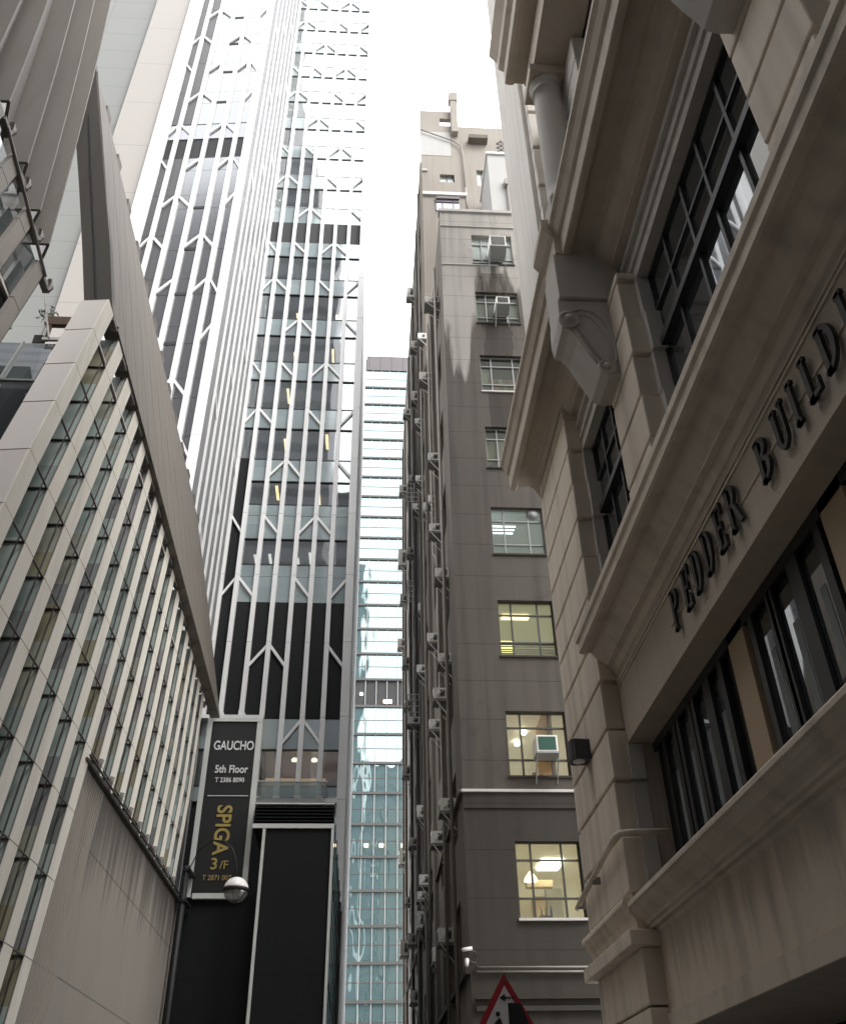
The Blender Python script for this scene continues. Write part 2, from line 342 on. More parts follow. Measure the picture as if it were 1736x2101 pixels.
# back walls, floor slabs
XL_, XR_ = fx[0], -1.32
zt = zj(TOPK) + 3
m = M(); m.box(XL_ - .1, -1.3, 46, 52, 0, zt); m.build('core_wall', dark_panel, tr)
m = M(); m.box(XL_ - .1, XL_, 40.12, 46, 0, zt); m.build('wall', dark_panel, tr)
c = M()
for k in range(-1, TOPK): c.box(-1.32, -.92, 39.72, 56, max(0, zj(k) + .012) if k >= 0 else 0, zj(k + 1) - .012)
c.build('corner_column', white_metal, tr)
for i, x in enumerate(fx):
    f = M(); kb = {0: 1, 1: 1, 2: 1}.get(i, 0)
    wd = .115 if i else .12
    for k in range(kb, TOPK): f.box(x - wd, x + wd, 39.86, 40.06, zj(k) + .012, zj(k + 1) - .012)
    if i: f.prism([(x - wd, zj(kb) + .25), (x + wd, zj(kb) + .25), (x + wd + .12, zj(kb) + .02), (x - wd, zj(kb) + .02)], 'y', 39.70, 39.99)
    f.build('fin', white_metal, tr)
xs = fx + [-1.2]
typ = {0: [(5, 4), (5, 6), (2, 3), (0, 1)], 1: [(3, 2), (3, 4), (6, 7)], 2: [(1, 0), (1, 2), (4, 5), (7, 6)]}
for k in range(0, TOPK):
    t = typ[(k - 1) % 3]
    done = {}
    for a, b in (t if k else [(5, 4), (5, 6)]): done.setdefault(a, []).append(b)
    if k == 0: done = {}
    if k == 1: done = {5: [4, 6]}
    for a, bs in done.items():
        q = M()
        for b in bs: chevron(q, xs[a], xs[b], zj(k), 39.93, 40.05)
        q.build('brace', white_metal, tr)
q = M(); chevron(q, xs[2], xs[3], zj(1), 39.74, 40.0)
for k in range(0, TOPK):
    z0, z1 = zj(k), zj(k + 1); xl = XL_
    if k in (1, 2):
        top = z0 + 2.35 if k == 2 else z1
        M().box(XL_, XR_, 40.06, 40.2, z0, top).build('black_panel', black_panel, tr)
        if k == 2: M().box(XL_ + .8, XR_, 40.06, 40.2, top, z1 - .02).build('spandrel', spandrel, tr); M().box(XL_, XL_ + .8, 40.06, 40.2, top, z1).build('black_panel', black_panel, tr)
        continue
    if k == 10:
        M().box(XL_, XR_, 40.06, 40.3, z0, z0 + 2.15).build('louvre_band', slot_black, tr)
        M().box(XL_, XR_, 40.06, 40.2, z0 + 2.15, z1).build('spandrel', spandrel, tr); continue
    if k in (3, 4): M().box(XL_, fx[1], 40.05, 40.19, z0, z1).build('black_panel', black_panel, tr); xl = fx[1]
    lo = .7 if k in (3, 4) else .0
    if k == 0: lo = .65; hi = 2.33
    else: hi = 2.3
    if lo: M().box(xl, XR_, 40.06, 40.2, z0, z0 + lo).build('spandrel', spandrel, tr)
    M().box(xl, XR_, 40.06, 40.2, z0 + hi + .06, z1 - (.03 if k < 10 else .0)).build('spandrel', spandrel, tr)
    wn = M(); wn.quad((xl, 40.12, z0 + lo + .06), (XR_, 40.12, z0 + lo + .06), (XR_, 40.12, z0 + hi), (xl, 40.12, z0 + hi))
    wn = wn.build('window', tower_glass, tr)
    M().box(xl, XR_, 40.04, 40.16, z0 + lo, z0 + lo + .06).build('sill', dark_metal if k < 11 else steel_grey, wn)
    M().box(xl, XR_, 40.04, 40.16, z0 + hi, z0 + hi + .06).build('head_rail', dark_metal if k < 11 else steel_grey, wn)
    rm = M().box(xl, XR_, 40.3, 45.9, z0 - .3, z0 + .1).build('floor_slab', room_dark, tr)
    rb = M()
    rb.box(xl, XR_, 40.3, 45.9, z0 + hi + .3, z0 + hi + .45)
    # soffit, back partition, columns and desks
    for j in range(3):
        xx = xl + .6 + j * 1.9 + random.random() * .8
        rb.box(xx, xx + .5, 43.5 + random.random() * 2, 46, z0, z0 + hi + .3)
    rb.build('office_interior', room_warm if k == 0 else room_dark, tr)
lampsR = {8: [(-.128, 1.114), (-.065, 1.113)], 7: [(-.068, 1.035), (-.126, 1.025)], 6: [(-.131, .948)], 5: [(-.069, .860), (-.128, .85)], 4: [(-.133, .765), (-.075, .756)]}
n = 0
for k, l in lampsR.items():
    for qx, qz in l:
        zc = zj(k) + 2.52; yy = (zc - EYE) / qz; yy = max(40.6, min(45, yy)); x = qx * yy
        M().box(x - .07, x + .07, yy - .1, yy + 1.2, zc + .0, zc + .05).build('ceiling_lamp', e_warm if n % 2 else e_office, tr); n += 1
# trading floor k=3: many small cool lamps, lounge k=0: two warm globes
for x in (-6.4, -5.6, -4.1, -3.4, -2.3):
    M().box(x - .05, x + .09, 41.5 + random.random() * 2, 43.9, zj(3) + 2.5, zj(3) + 2.55).build('ceiling_lamp', e_dim, tr)
for x in (-3.36, -2.45):
    M().lathe([(.001, 0), (.13, .03), (.15, .09), (.1, .16), (.001, .18)], (x, 40.9, zj(0) + 2.12), 16).build('globe_lamp', e_soft, tr)
M().box(-4.9, -2.0, 43.3, 43.4, zj(0) + .2, zj(0) + 2.2).build('lounge_wall', glow('lounge_wall_glow', (1, .62, .3), .32), tr)  # wall emits warm light itself, in place of light from the globes
# lower edge: ledge, balcony rail, sign ledge
M().box(fx[3] - .1, -1.30, 39.5, 40.1, zj(0) - .22, zj(0) - .03).build('ledge', white_metal, tr)
M().box(fx[0] - .1, fx[3] + .12, 39.6, 40.05, zj(1) - .2, zj(1) - .03).build('ledge', white_metal, tr)
b_ = M().box(fx[3] + .1, -1.75, 39.3, 39.33, zj(0) + .0, zj(0) + .62).build('balcony', rail_glass, tr)
M().box(fx[3] + .1, -1.72, 39.28, 39.35, zj(0) + .62, zj(0) + .66).build('handrail', white_metal, b_)
M().box(XL_, XR_, 40.1, 46, 0, zj(0) - .25).build('base_wall', black_panel, tr)

# ------------------------------------------------------------------ white tower, angled wing (L)
ang = -math.atan2(.0958, .9954)
tl = thing('office_tower', 'white finned high-rise with dark grey panels and narrow ribbed side, left of the glazed one', 'tower', (-8.29, 33.55, 0), ang)
def tq(q): return (8.29 + q * 33.55) / (.9954 + .0958 * q)
def lx(q): return (8.29 + q * 33.55) / (.9954 + .0958 * q)
lf = [lx(q) for q in (-.4075, -.3865, -.3605, -.3320, -.3035, -.2780)]
LB = dict(local=True)
zb = 8
M().box(lx(-.4075), -.25, .3, 6.0, 0, zt).build('core_wall', dark_panel, tl, **LB)
c = M()
for k in range(-2, TOPK): c.box(-.5, 0, -.02, 6.6, zj(k) + .012, zj(k + 1) - .012)
c.build('corner_column', white_metal, tl, **LB)
c = M()
for k in range(-2, TOPK): c.box(lx(-.429), lx(-.412), -.3, .3, zj(k) + .012, zj(k + 1) - .012)
c.build('corner_column', white_metal, tl, **LB)
for i, x in enumerate(lf):
    f = M()
    for k in range(-2, TOPK): f.box(x - .13, x + .13, -.10, .06, zj(k) + .012, zj(k + 1) - .012)
    f.build('fin', white_metal, tl, **LB)
for k in range(-2, TOPK):
    z0, z1 = zj(k), zj(k + 1)
    if k == 10:
        M().box(lf[0], -.5, .10, .3, z0 - .1, z0 + 2.15).build('louvre_band', slot_black, tl, **LB)
        M().box(lf[0], -.5, .05, .3, z0 + 2.15, z1 - .12).build('wall_panel', gloss_panel, tl, **LB); continue
    M().box(lf[0], lf[2], .05, .3, z0, z1 - .03).build('wall_panel', dark_panel, tl, **LB)
    M().box(lf[2], -.5, .06, .3, z0, z0 + 2.5).build('wall_panel', gloss_panel, tl, **LB)
    M().box(lf[2], -.5, .06, .3, z0 + 2.53, z1 - .02).build('wall_panel', gloss_panel, tl, **LB)
    if k < TOPK and k != 9: M().box(lf[3] + .14, lf[4] - .14, .03, .1, z0 + 2.45, z0 + 2.68).build('vent_slot', slot_black, tl, **LB)
lxs = lf + [-.42]
typL = {0: [(2, 1), (2, 3), (6, 5)], 1: [(5, 4), (5, 6), (3, 2), (0, 1)], 2: [(4, 3), (4, 5), (1, 0), (1, 2)]}
for k in range(0, 20):
    done = {}
    for a, b in typL[k % 3]: done.setdefault(a, []).append(b)
    for a, bs in done.items():
        q = M()
        for b in bs: chevron(q, lxs[a], lxs[b], zj(k), -.07, .05, .17)
        q.build('brace', white_metal, tl, **LB)
# side face (looks onto the alley, local +x)
for i in range(6):
    y = .85 + i * .93; f = M()
    for k in range(-2, TOPK): f.box(0.0, .075, y - .10, y + .10, zj(k) + .012, zj(k + 1) - .012)
    f.build('fin', white_metal, tl, **LB)
sidec = M()
for k in range(1, 18):
    for i in range(6):
        if (i * 2 + k) % 5 == 0:
            y = .85 + i * .93; z = zj(k)
            sidec = M(); sidec.prism([(y + .1, z), (y + .1, z - .25), (y + .83, z - 1.4), (y + .83, z - 1.15)], 'x', .0, .06)
            sidec.build('brace', white_metal, tl, **LB)
sl = M()
for k in range(-1, 18):
    for i in (0, 2, 3, 5):
        if (k + i) % 2: sl.box(.0, .012, 1.0 + i * .93, 1.2 + i * .93, zj(k) + .5, zj(k) + 1.9)
sl.build('side_window', slot_black, tl, **LB)
M().box(-.002, .004, .05, 6.5, zj(-2), zt - 3).build('side_wall', grey_panel, tl, **LB)

# ------------------------------------------------------------------ beige and grey-green blocks far left
t = thing('beige_building', 'plain smooth beige block wall rising behind the pale louvred facade', 'building', (-16, 35.5, 0))
M().box(-17.28, -14.7, 34.15, 46, 0, 105).build('wall', beige_smooth, t)
M().box(-14.76, -14.71, 34.12, 34.15, 0, 105).build('groove_trim', bronze, t)
t = thing('grey_green_building', 'grey green panelled block glimpsed between the beige wall and dark slats', 'building', (-20, 31, 0))
M().box(-28, -17.3, 34.5, 45, 0, 100).build('wall', greenish, t)

# ------------------------------------------------------------------ black podium box at the tower foot
t = thing('black_annex', 'black panelled annex with white corner trim and louvre band at the white tower foot', 'building', (-3, 30, 0))
YB = 26.3
zb_ = .306 * YB + EYE
M().box(-.110 * YB, -.94, YB, 39.2, 0, zb_ - .12).build('front_wall', black_panel, t)
M().box(-5.05, -.110 * YB, 27.0, 39.1, 0, .233 * 27 + EYE).build('side_wing', black_panel, t)
tm = M(); tm.box(-.1105 * YB, -.1075 * YB, YB - .06, YB, 0, zb_ - .1); tm.box(-.0372 * YB, -.0345 * YB, YB - .06, YB, 0, zb_ - .1)
tm.box(-.122 * YB, -.0345 * YB, YB - .07, YB, zb_ - .1, zb_ + .02); tm.build('white_trim', frame_white, t)
lv = M()
for i in range(6): lv.prism([(YB + .2, zb_ + .04 + i * .095), (YB + .02, zb_ + .02 + i * .095), (YB + .02, zb_ + .05 + i * .095), (YB + .2, zb_ + .11 + i * .095)], 'x', -.121 * YB, -.0355 * YB)
lv.box(-.121 * YB, -.0355 * YB, YB + .21, 39.2, zb_ - .1, zb_ + .6); lv.build('louvre', black_panel, t)
M().box(-.122 * YB, -.0352 * YB, YB, 39.2, zb_ + .6, zb_ + .64).build('roof_edge', frame_white, t)
M().quad((-.92, YB, 0), (-.92, 39.3, 0), (-.92, 39.3, zb_ + .55), (-.92, YB, zb_ + .55)).build('side_glazing', shop_glass, t)
mm_ = M()
for i in range(9): mm_.box(-.93, -.90, YB + .0 + i * 1.6, YB + .05 + i * 1.6, 0, zb_ + .5)
for z in (2.8, 5.6, 8.3): mm_.box(-.93, -.905, YB + .05, 39.3, z, z + .07)
mm_.build('mullion', dark_metal, t)

# ------------------------------------------------------------------ vertical banner sign
def text_mesh(s, size, mat, parent, origin, name, rot=0, extrude=.01, width=None, bold=0):
    cu = bpy.data.curves.new(name, 'FONT'); cu.body = s; cu.size = size; cu.extrude = extrude; cu.offset = bold
    cu.align_x = 'CENTER'; cu.align_y = 'CENTER'
    ob = bpy.data.objects.new(name, cu); COL.objects.link(ob)
    bpy.context.view_layer.update()
    me = bpy.data.meshes.new_from_object(ob.evaluated_get(bpy.context.evaluated_depsgraph_get()))
    bpy.data.objects.remove(ob); bpy.data.curves.remove(cu)
    xs_ = [v.co.x for v in me.vertices]; wd = max(xs_) - min(xs_); cx = (max(xs_) + min(xs_)) / 2
    ys_ = [v.co.y for v in me.vertices]; cyy = (max(ys_) + min(ys_)) / 2
    k = (width / wd) if width else 1
    for v in me.vertices:
        x, y, z = (v.co.x - cx) * k, v.co.y - cyy, v.co.z
        if rot: x, y = y, -x           # quarter turn clockwise
        v.co = (x, -z, y)
    me.materials.clear(); me.materials.append(mat)
    o = bpy.data.objects.new(name, me); COL.objects.link(o); o.parent = parent; o.location = Vector(origin) - Vector(parent.location)
    return o
YS = 26.9
def sp(qx, qz): return (qx * YS, qz * YS + EYE)
t = thing('banner_sign', 'tall black banner sign in a white frame with white and gold restaurant lettering', 'sign', (-4.1, YS, 7.9))
x0, zb0 = sp(-.1785, .236); x1, zt0 = sp(-.1275, .4235)
M().box(x0, x1, YS, YS + .12, zb0, zt0).build('board', sign_black, t)
fr = M(); wF = .15
fr.box(x0 - wF, x0, YS - .03, YS + .15, zb0 - .1, zt0); fr.box(x1, x1 + wF, YS - .03, YS + .15, zb0 + .0, zt0)
fr.box(x0 - wF, x1 + wF, YS - .04, YS + .16, zt0, zt0 + .1); fr.box(x0 - wF + .2, x1 + .0, YS - .04, YS + .16, zb0 - .14, zb0)
fr.build('frame', frame_white, t)
yy = YS - .012
cx0 = -.1515 * YS
text_mesh('GAUCHO', .40, letter_white, t, (cx0 + .0, yy, .395 * YS + EYE), 'lettering', width=1.2, bold=.006)
text_mesh('5th Floor', .33, letter_white, t, (-.1512 * YS, yy, .3675 * YS + EYE), 'lettering', width=.98, bold=.006)
text_mesh('T 2386 8090', .20, letter_white, t, (-.1520 * YS, yy, .3552 * YS + EYE), 'lettering', width=.86, bold=.003)
M().box(-.174 * YS, -.130 * YS, yy - .01, YS, .337 * YS + EYE, .3378 * YS + EYE).build('divider_line', letter_white, t)
text_mesh('SPIGA', .60, gold, t, (-.1535 * YS, yy, .3005 * YS + EYE), 'lettering', rot=1, width=1.42, bold=.012)
text_mesh('3', .44, gold, t, (-.1585 * YS, yy, .2655 * YS + EYE), 'lettering', bold=.006)
text_mesh('/F', .33, gold, t, (-.1480 * YS, yy, .2645 * YS + EYE), 'lettering')
text_mesh('T 2871 007', .20, gold, t, (-.1540 * YS, yy, .2515 * YS + EYE), 'lettering', width=.80)

# street lamp with ribbed globe on a swan-neck arm
t = thing('street_lamp', 'black swan-neck lamp with half white half clear globe hanging before the banner', 'street lamp', (-4.86, 26.2, 0))
M().tube([(-4.87, 26.2, 0), (-4.87, 26.2, 8.5)], .085, 10).build('pole', sign_black, t)
M().tube([(-4.85, 26.2, 8.3), (-4.5, 25.6, 8.75), (-4.05, 25.0, 8.85), (-3.68, 24.5, 8.68), (-3.4, 24.2, 8.4), (-3.26, 24.03, 8.05), (-3.2, 24, 7.66)], .014, 8).build('arm', sign_black, t)
br = M(); br.box(-4.95, -4.75, 26.1, 26.9, 7.55, 7.62); br.box(-4.95, -4.75, 26.1, 26.9, 8.35, 8.42); br.box(-4.94, -4.88, 26.14, 26.22, 7.55, 8.42); br.build('bracket', sign_black, t)
gc = (-3.19, 24, 7.34)
def sph(a0, a1, r, n=12): return [(max(.001, r * math.cos(a0 + (a1 - a0) * i / n)), r * math.sin(a0 + (a1 - a0) * i / n)) for i in range(n + 1)]
M().lathe(sph(.1, math.pi / 2, .31), gc, 32).build('lamp_cap', lamp_white, t)
M().lathe([(.325, -.03), (.325, .035)], gc, 32).build('lamp_band', sign_black, t)
g_ = M()
prof = sph(-math.pi / 2, -.1, .30, 10)
g_.lathe([(r_ * (1 if i % 2 else .985), h) for i, (r_, h) in enumerate(prof)], gc, 32).build('globe', globe_glass, t)
M().lathe([(.05, -.2), (.06, -.05), (.02, .02)], gc, 12).build('bulb', lamp_white, t)

# ------------------------------------------------------------------ far curtain-wall tower
YG = 111.0
t = thing('glass_tower', 'pale teal glass curtain wall tower closing the end of the alley', 'tower', (2, YG + 6, 0))
gx0, gx1 = -.030 * YG, .075 * YG
ztop = 1.024 * YG + EYE; fl = .0343 * YG
M().box(gx0, gx1, YG + .2, YG + 20, 0, ztop - .4).build('core', dark_panel, t)
M().box(gx0 + 1.7, gx1, YG - .2, YG + .2, .994 * YG + EYE, ztop).build('roof_screen', paint('roof_screen', (.09, .082, .085), .5, .1, jv=1.9, jw=.18), t)
z = .9585 * YG + EYE; zlist = []
while z > 2: zlist.append(z); z -= fl
zlist = [.994 * YG + EYE] + zlist
for i, zz in enumerate(zlist[:-1]):
    z1 = zlist[i + 1]
    if abs(zz - (.466 * YG + EYE)) < 1.9 and zz > .455 * YG: pass
    dark = z1 < .455 * YG + EYE < zz + .01
    if dark:
        M().box(gx0, gx1, YG + .05, YG + .2, z1, zz).build('plant_floor_band', slot_black, t)
        M().box(1.9, 3.0, YG - .2, YG + .04, z1 + .5, z1 + .9).build('lamp', e_soft, t)
        M().box(-1.2, -.8, YG - .2, YG + .04, z1 + 1.6, z1 + 1.9).build('lamp', e_ceil, t)
    else:
        wn = M().quad((gx0, YG, z1), (gx1, YG, z1), (gx1, YG, zz), (gx0, YG, zz)).build('window', far_glass, t)
        M().box(gx0, gx1, YG - .03, YG + .03, (z1 + zz) / 2 - .05, (z1 + zz) / 2 + .05).build('transom', steel_dark, wn)
for zz in zlist[1:]: M().box(gx0, gx1, YG - .22, YG - .01, zz - .15, zz + .15).build('floor_fin', steel_dark, t)
x = gx0
while x < gx1:
    M().box(x - .05, x + .05, YG - .12, YG - .002, 0, .994 * YG + EYE).build('mullion', steel_grey, t); x += 1.42
M().box(-1.2, .6, YG + 3, YG + 6, ztop - .4, ztop + 2.2).build('rooftop_plant', render_light, t)
for k_, x_ in enumerate((-.2, 1.6, 4.2)): M().box(x_, x_ + .5, YG - .3, YG - .05, .283 * YG + EYE, .283 * YG + EYE + .3).build('lamp', e_warm, t)

# ------------------------------------------------------------------ stained grey building on the right of the alley
gb = thing('grey_building', 'old stained grey concrete block with steel windows and many air conditioners down its side', 'building', (4.5, 30, 0))
YF, XS = 24.0, 2.57
ztF = 1.398 * YF + EYE
wz = [(.290, .2115), (.4405, .362), (.592, .513), (.740, .663), (.887, .810), (1.036, .959), (1.185, 1.110), (1.335, 1.257)]
wx0, wx1 = .1610 * YF, .2315 * YF
holes = [(wx0, wx1, b * YF + EYE, a * YF + EYE) for a, b in wz]
zled = .343 * YF + EYE
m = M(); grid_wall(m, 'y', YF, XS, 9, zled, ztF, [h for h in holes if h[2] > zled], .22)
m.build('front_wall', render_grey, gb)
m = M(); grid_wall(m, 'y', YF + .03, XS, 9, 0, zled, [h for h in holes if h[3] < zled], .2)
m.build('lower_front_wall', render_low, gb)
M().box(XS - .05, 9, YF - .07, YF + .04, zled, zled + .07).build('ledge', ledge_white, gb)
M().box(XS + .0, 9, YF - .01, YF + .03, zled - .42, zled).build('ledge_base', render_low, gb)
M().box(XS - .06, 9, YF - .08, YF + .3, ztF, ztF + .16).build('parapet_coping', render_light, gb)
m = M(); m.box(XS - .02, 9, YF - .05, YF + .02, ztF - 1.0, ztF - .96); m.box(XS - .01, 4.9, YF - .04, YF, 1.252 * YF + EYE, 1.252 * YF + EYE + .07); m.build('string_course', render_light, gb)
m = M(); m.box(XS + .1, 9, YF + .3, 33.8, ztF - 1, ztF); m.build('roof', render_light, gb)
# plinth lines near the foot
m = M(); zc_ = .164 * YF + EYE
m.tube([(XS + .15, YF - .05, zc_ + .03), (6, YF - .05, zc_ + .03)], .025, 6); m.tube([(XS + .15, YF - .05, zc_ - .07), (6, YF - .05, zc_ - .07)], .025, 6)
m.build('conduit', pipe_mat, gb)
m = M(); m.box(XS + .1, 9, YF - .07, YF + .03, .1265 * YF + EYE, .131 * YF + EYE); m.box(XS + .1, 9, YF - .07, YF + .03, .137 * YF + EYE, .1385 * YF + EYE); m.build('plinth_band', render_low, gb)
# side wall with window columns
yend = 62.0; zside = 53.4
cols = [26.6, 31.2, 36.2, 41.4, 47.2, 54]
fz = [5.0 + 3.58 * i for i in range(0, 13)]
sh = []
for yc in cols:
    for z_ in fz:
        top = ztF - 1 if yc < 33 else zside - 3
        if z_ + 1.9 < top: sh.append((yc - .8, yc + .8, z_ + .6, z_ + 2.5))
for y0, y1, top in ((YF + .0, 33.8, ztF), (33.8, yend, zside)):
    m = M(); grid_wall(m, 'x', XS, y0, y1, 0, top, [h for h in sh if h[0] > y0 and h[1] < y1], .35); m.build('side_wall', render_side, gb)
for h in sh:
    wdw = M().box(XS + .32, XS + .36, h[0], h[1], h[2], h[3]).build('side_window', side_pane, gb)
for i, yp in enumerate((28.9, 33.6, 38.7, 44.3, 50.5, 57.5, 61.7)):
    M().box(XS - .14, XS, yp - .35, yp + .35, 0, (ztF if yp < 33 else zside) - .3).build('pilaster', render_side, gb)
m = M()
for yp, top in ((25.3, 33), (34.8, 52)): m.tube([(XS - .2, yp, 3), (XS - .2, yp, top)], .055, 6)
m.tube([(XS - .2, 28, 3), (XS - .2, 28, 20), (XS - .2, 29.4, 21), (XS - .2, 29.4, 34)], .05, 6)
m.build('drain_pipe', pipe_mat, gb)
M().box(XS - .12, XS, YF, yend, zled, zled + .08).build('side_ledge', render_side, gb)
M().box(XS - .12, XS, YF, yend, zc_ - .1, zc_ + .05).build('side_ledge', render_low, gb)
M().box(XS - .1, XS + .4, 34, yend, zside, zside + .2).build('side_coping', render_light, gb)
m = M(); m.box(XS + .4, 12, 34.5, yend, 0, zside - .1); m.build('rear_wall', render_side, gb)
# second and third tiers behind
z2 = 1.447 * 33.8 + EYE
M().box(XS, 5.3, 33.8, 34.1, ztF, z2).build('tier_wall', render_beige, gb)
M().box(XS - .05, 5.35, 33.65, 33.8, z2 - .1, z2 + .18).build('tier_coping', ledge_white, gb)
z3 = 1.727 * 34.1 + EYE; z3b = 1.675 * 34.1 + EYE
Y3 = 34.1
def t3(a, b, c, d): return (a * Y3, b * Y3, c * Y3 + EYE, d * Y3 + EYE)
hol = [t3(.1145, .1365, 1.676, 1.702), t3(.1105, .1375, 1.489, 1.513), t3(.180, .20, 1.482, 1.531)]
m = M(); grid_wall(m, 'y', Y3, XS, .1365 * Y3, z2 - .2, z3, [hol[0], (hol[1][0], .1365 * Y3, hol[1][2], hol[1][3])], .3)
grid_wall(m, 'y', Y3, .1365 * Y3, 9, z2 - 3, z3b, [(.1365 * Y3, hol[1][1], hol[1][2], hol[1][3]), hol[2]], .3)
m.build('tier_wall', render_beige, gb)
m = M()
for h in hol[1:]:
    o_ = M().box(h[0], h[1], Y3 + .2, Y3 + .24, h[2], h[3]).build('tier_window', frost_glass, gb)
    M().box((h[0] + h[1]) / 2 - .03, (h[0] + h[1]) / 2 + .03, Y3 + .14, Y3 + .2, h[2], h[3]).build('window_bar', steel_dark, o_)
M().box(XS + .02, .134 * Y3, Y3 - .02, Y3, 1.5725 * Y3 + EYE, 1.652 * Y3 + EYE).build('pale_paint_patch', render_light, gb)
m = M(); m.box(.1365 * Y3, .149 * Y3, Y3 - .4, Y3, 1.64 * Y3 + EYE, 1.75 * Y3 + EYE); m.box(.134 * Y3, .151 * Y3, Y3 - .45, Y3 + .05, 1.75 * Y3 + EYE, 1.778 * Y3 + EYE); m.build('chimney_post', render_beige, gb)
M().box(.168 * Y3, .205 * Y3, Y3 - .5, Y3, 1.616 * Y3 + EYE, 1.627 * Y3 + EYE).build('hood', render_side, gb)
m = M()
for i in range(4):
    for j in range(6):
        if (i + j) % 2 == 0: m.box((.224 + i * .006) * Y3, (.229 + i * .006) * Y3, Y3 - .03, Y3, (1.592 + j * .0068) * Y3 + EYE, (1.598 + j * .0068) * Y3 + EYE)
m.build('vent_block', slot_black, gb)
m = M(); P3 = lambda a, b, d=.15: (a * Y3, Y3 - d, b * Y3 + EYE)
m.tube([P3(.0755, 1.652), P3(.14, 1.617), P3(.152, 1.602), P3(.1555, 1.58), P3(.156, 1.46)], .045, 8); m.tube([P3(.156, 1.46, .3), P3(.156, 1.38, .3)], .06, 8)
m.build('drain_pipe', pipe_mat, gb)
# window strip in the second tier
h = (.1015 * 33.8, .1435 * 33.8, 1.400 * 33.8 + EYE, 1.437 * 33.8 + EYE)
o_ = M().box(h[0], h[1], 33.72, 33.78, h[2], h[3]).build('tier_window', glass('violet_glass', (.40, .37, .47), see=0, refl=.1), gb)
m = M(); m.box(h[0], h[1], 33.6, 33.74, h[3] - .22, h[3]); m.box(h[0], h[1], 33.66, 33.71, h[2] + .75, h[2] + .82)
for f_ in (.25, .72): m.box(h[0] + (h[1] - h[0]) * f_, h[0] + (h[1] - h[0]) * f_ + .05, 33.66, 33.71, h[2], h[3])
m.build('window_bar', bronze, o_)
# pale stair box to the right
zq = 1.583 * 30.5 + EYE
M().box(6.2, 9, 30.5, 33.7, ztF, zq).build('stair_tower', render_light, gb)
M().box(6.12, 9, 30.4, 33.75, zq, zq + .2).build('stair_coping', ledge_white, gb)
m = M(); m.tube([(7.2, 30.35, zq - 3.0), (7.2, 30.35, zq - 9.5), (6.9, 30.35, zq - 9.9), (6.5, 30.35, zq - 9.9), (6.5, 30.35, zq - 13)], .09, 8); m.box(7.0, 7.4, 30.2, 30.5, zq - 3.2, zq - 2.7); m.build('drain_pipe', pipe_mat, gb)

# steel windows of the grey building front
def old_window(i, x0, x1, z0, z1):
    dark = i in (0, 1, 2)
    fm = steel_dark if dark else steel_grey
    y = YF + .14
    fr = M(); b = .035
    fr.box(x0, x0 + b, y, y + .06, z0, z1); fr.box(x1 - b, x1, y, y + .06, z0, z1); fr.box(x0 + b, x1 - b, y, y + .06, z0, z0 + b); fr.box(x0 + b, x1 - b, y, y + .06, z1 - b, z1)
    wd, ht = x1 - x0, z1 - z0
    for f_ in (.245, .725): fr.box(x0 + wd * f_ - .025, x0 + wd * f_ + .025, y - .01, y + .05, z0 + b, z1 - b)
    for f_ in ((.26, .755) if dark else (.235, .735)): fr.box(x0 + b, x1 - b, y - .02, y + .04, z0 + ht * f_ - .02, z0 + ht * f_ + .025)
    fr = fr.build('window', fm, gb)
    M().box(x0, x1, y + .03, y + .034, z0, z1).build('pane', frost_glass if i in (7,) else old_glass, fr)
    M().box(x0 - .03, x1 + .03, YF - .05, YF + .14, z0 - .06, z0 - .0).build('sill', ledge_white if i in (0, 5) else render_low, fr)
    rm = M(); Y0, Y1 = y + .1, y + 5.8; zc = z1 + .5; zf = z0 - .9; xa, xb = x0 - .72, x1 + 1.2
    rm.quad((xa, Y0, zc), (xb, Y0, zc), (xb, Y1, zc), (xa, Y1, zc)); rm.quad((xa, Y1, zf), (xb, Y1, zf), (xb, Y1, zc), (xa, Y1, zc))
    rm.quad((xa, Y0, zf), (xa, Y1, zf), (xa, Y1, zc), (xa, Y0, zc)); rm.quad((xb, Y0, zf), (xb, Y1, zf), (xb, Y1, zc), (xb, Y0, zc)); rm.quad((xa, Y0, zf), (xb, Y0, zf), (xb, Y1, zf), (xa, Y1, zf))
    rm.build('room', [glow('glow_room_yellow', (1, .80, .42), .10), glow('glow_room_beige', (1, .85, .6), .13), glow('glow_room_olive', (.9, .85, .5), .09), glow('glow_room_grey', (.8, .95, .95), .06), room_wall, room_dark, room_dark, room_dark][i], fr)  # lit rooms glow from their own surfaces, standing in for lamplight
    return fr, y, zc
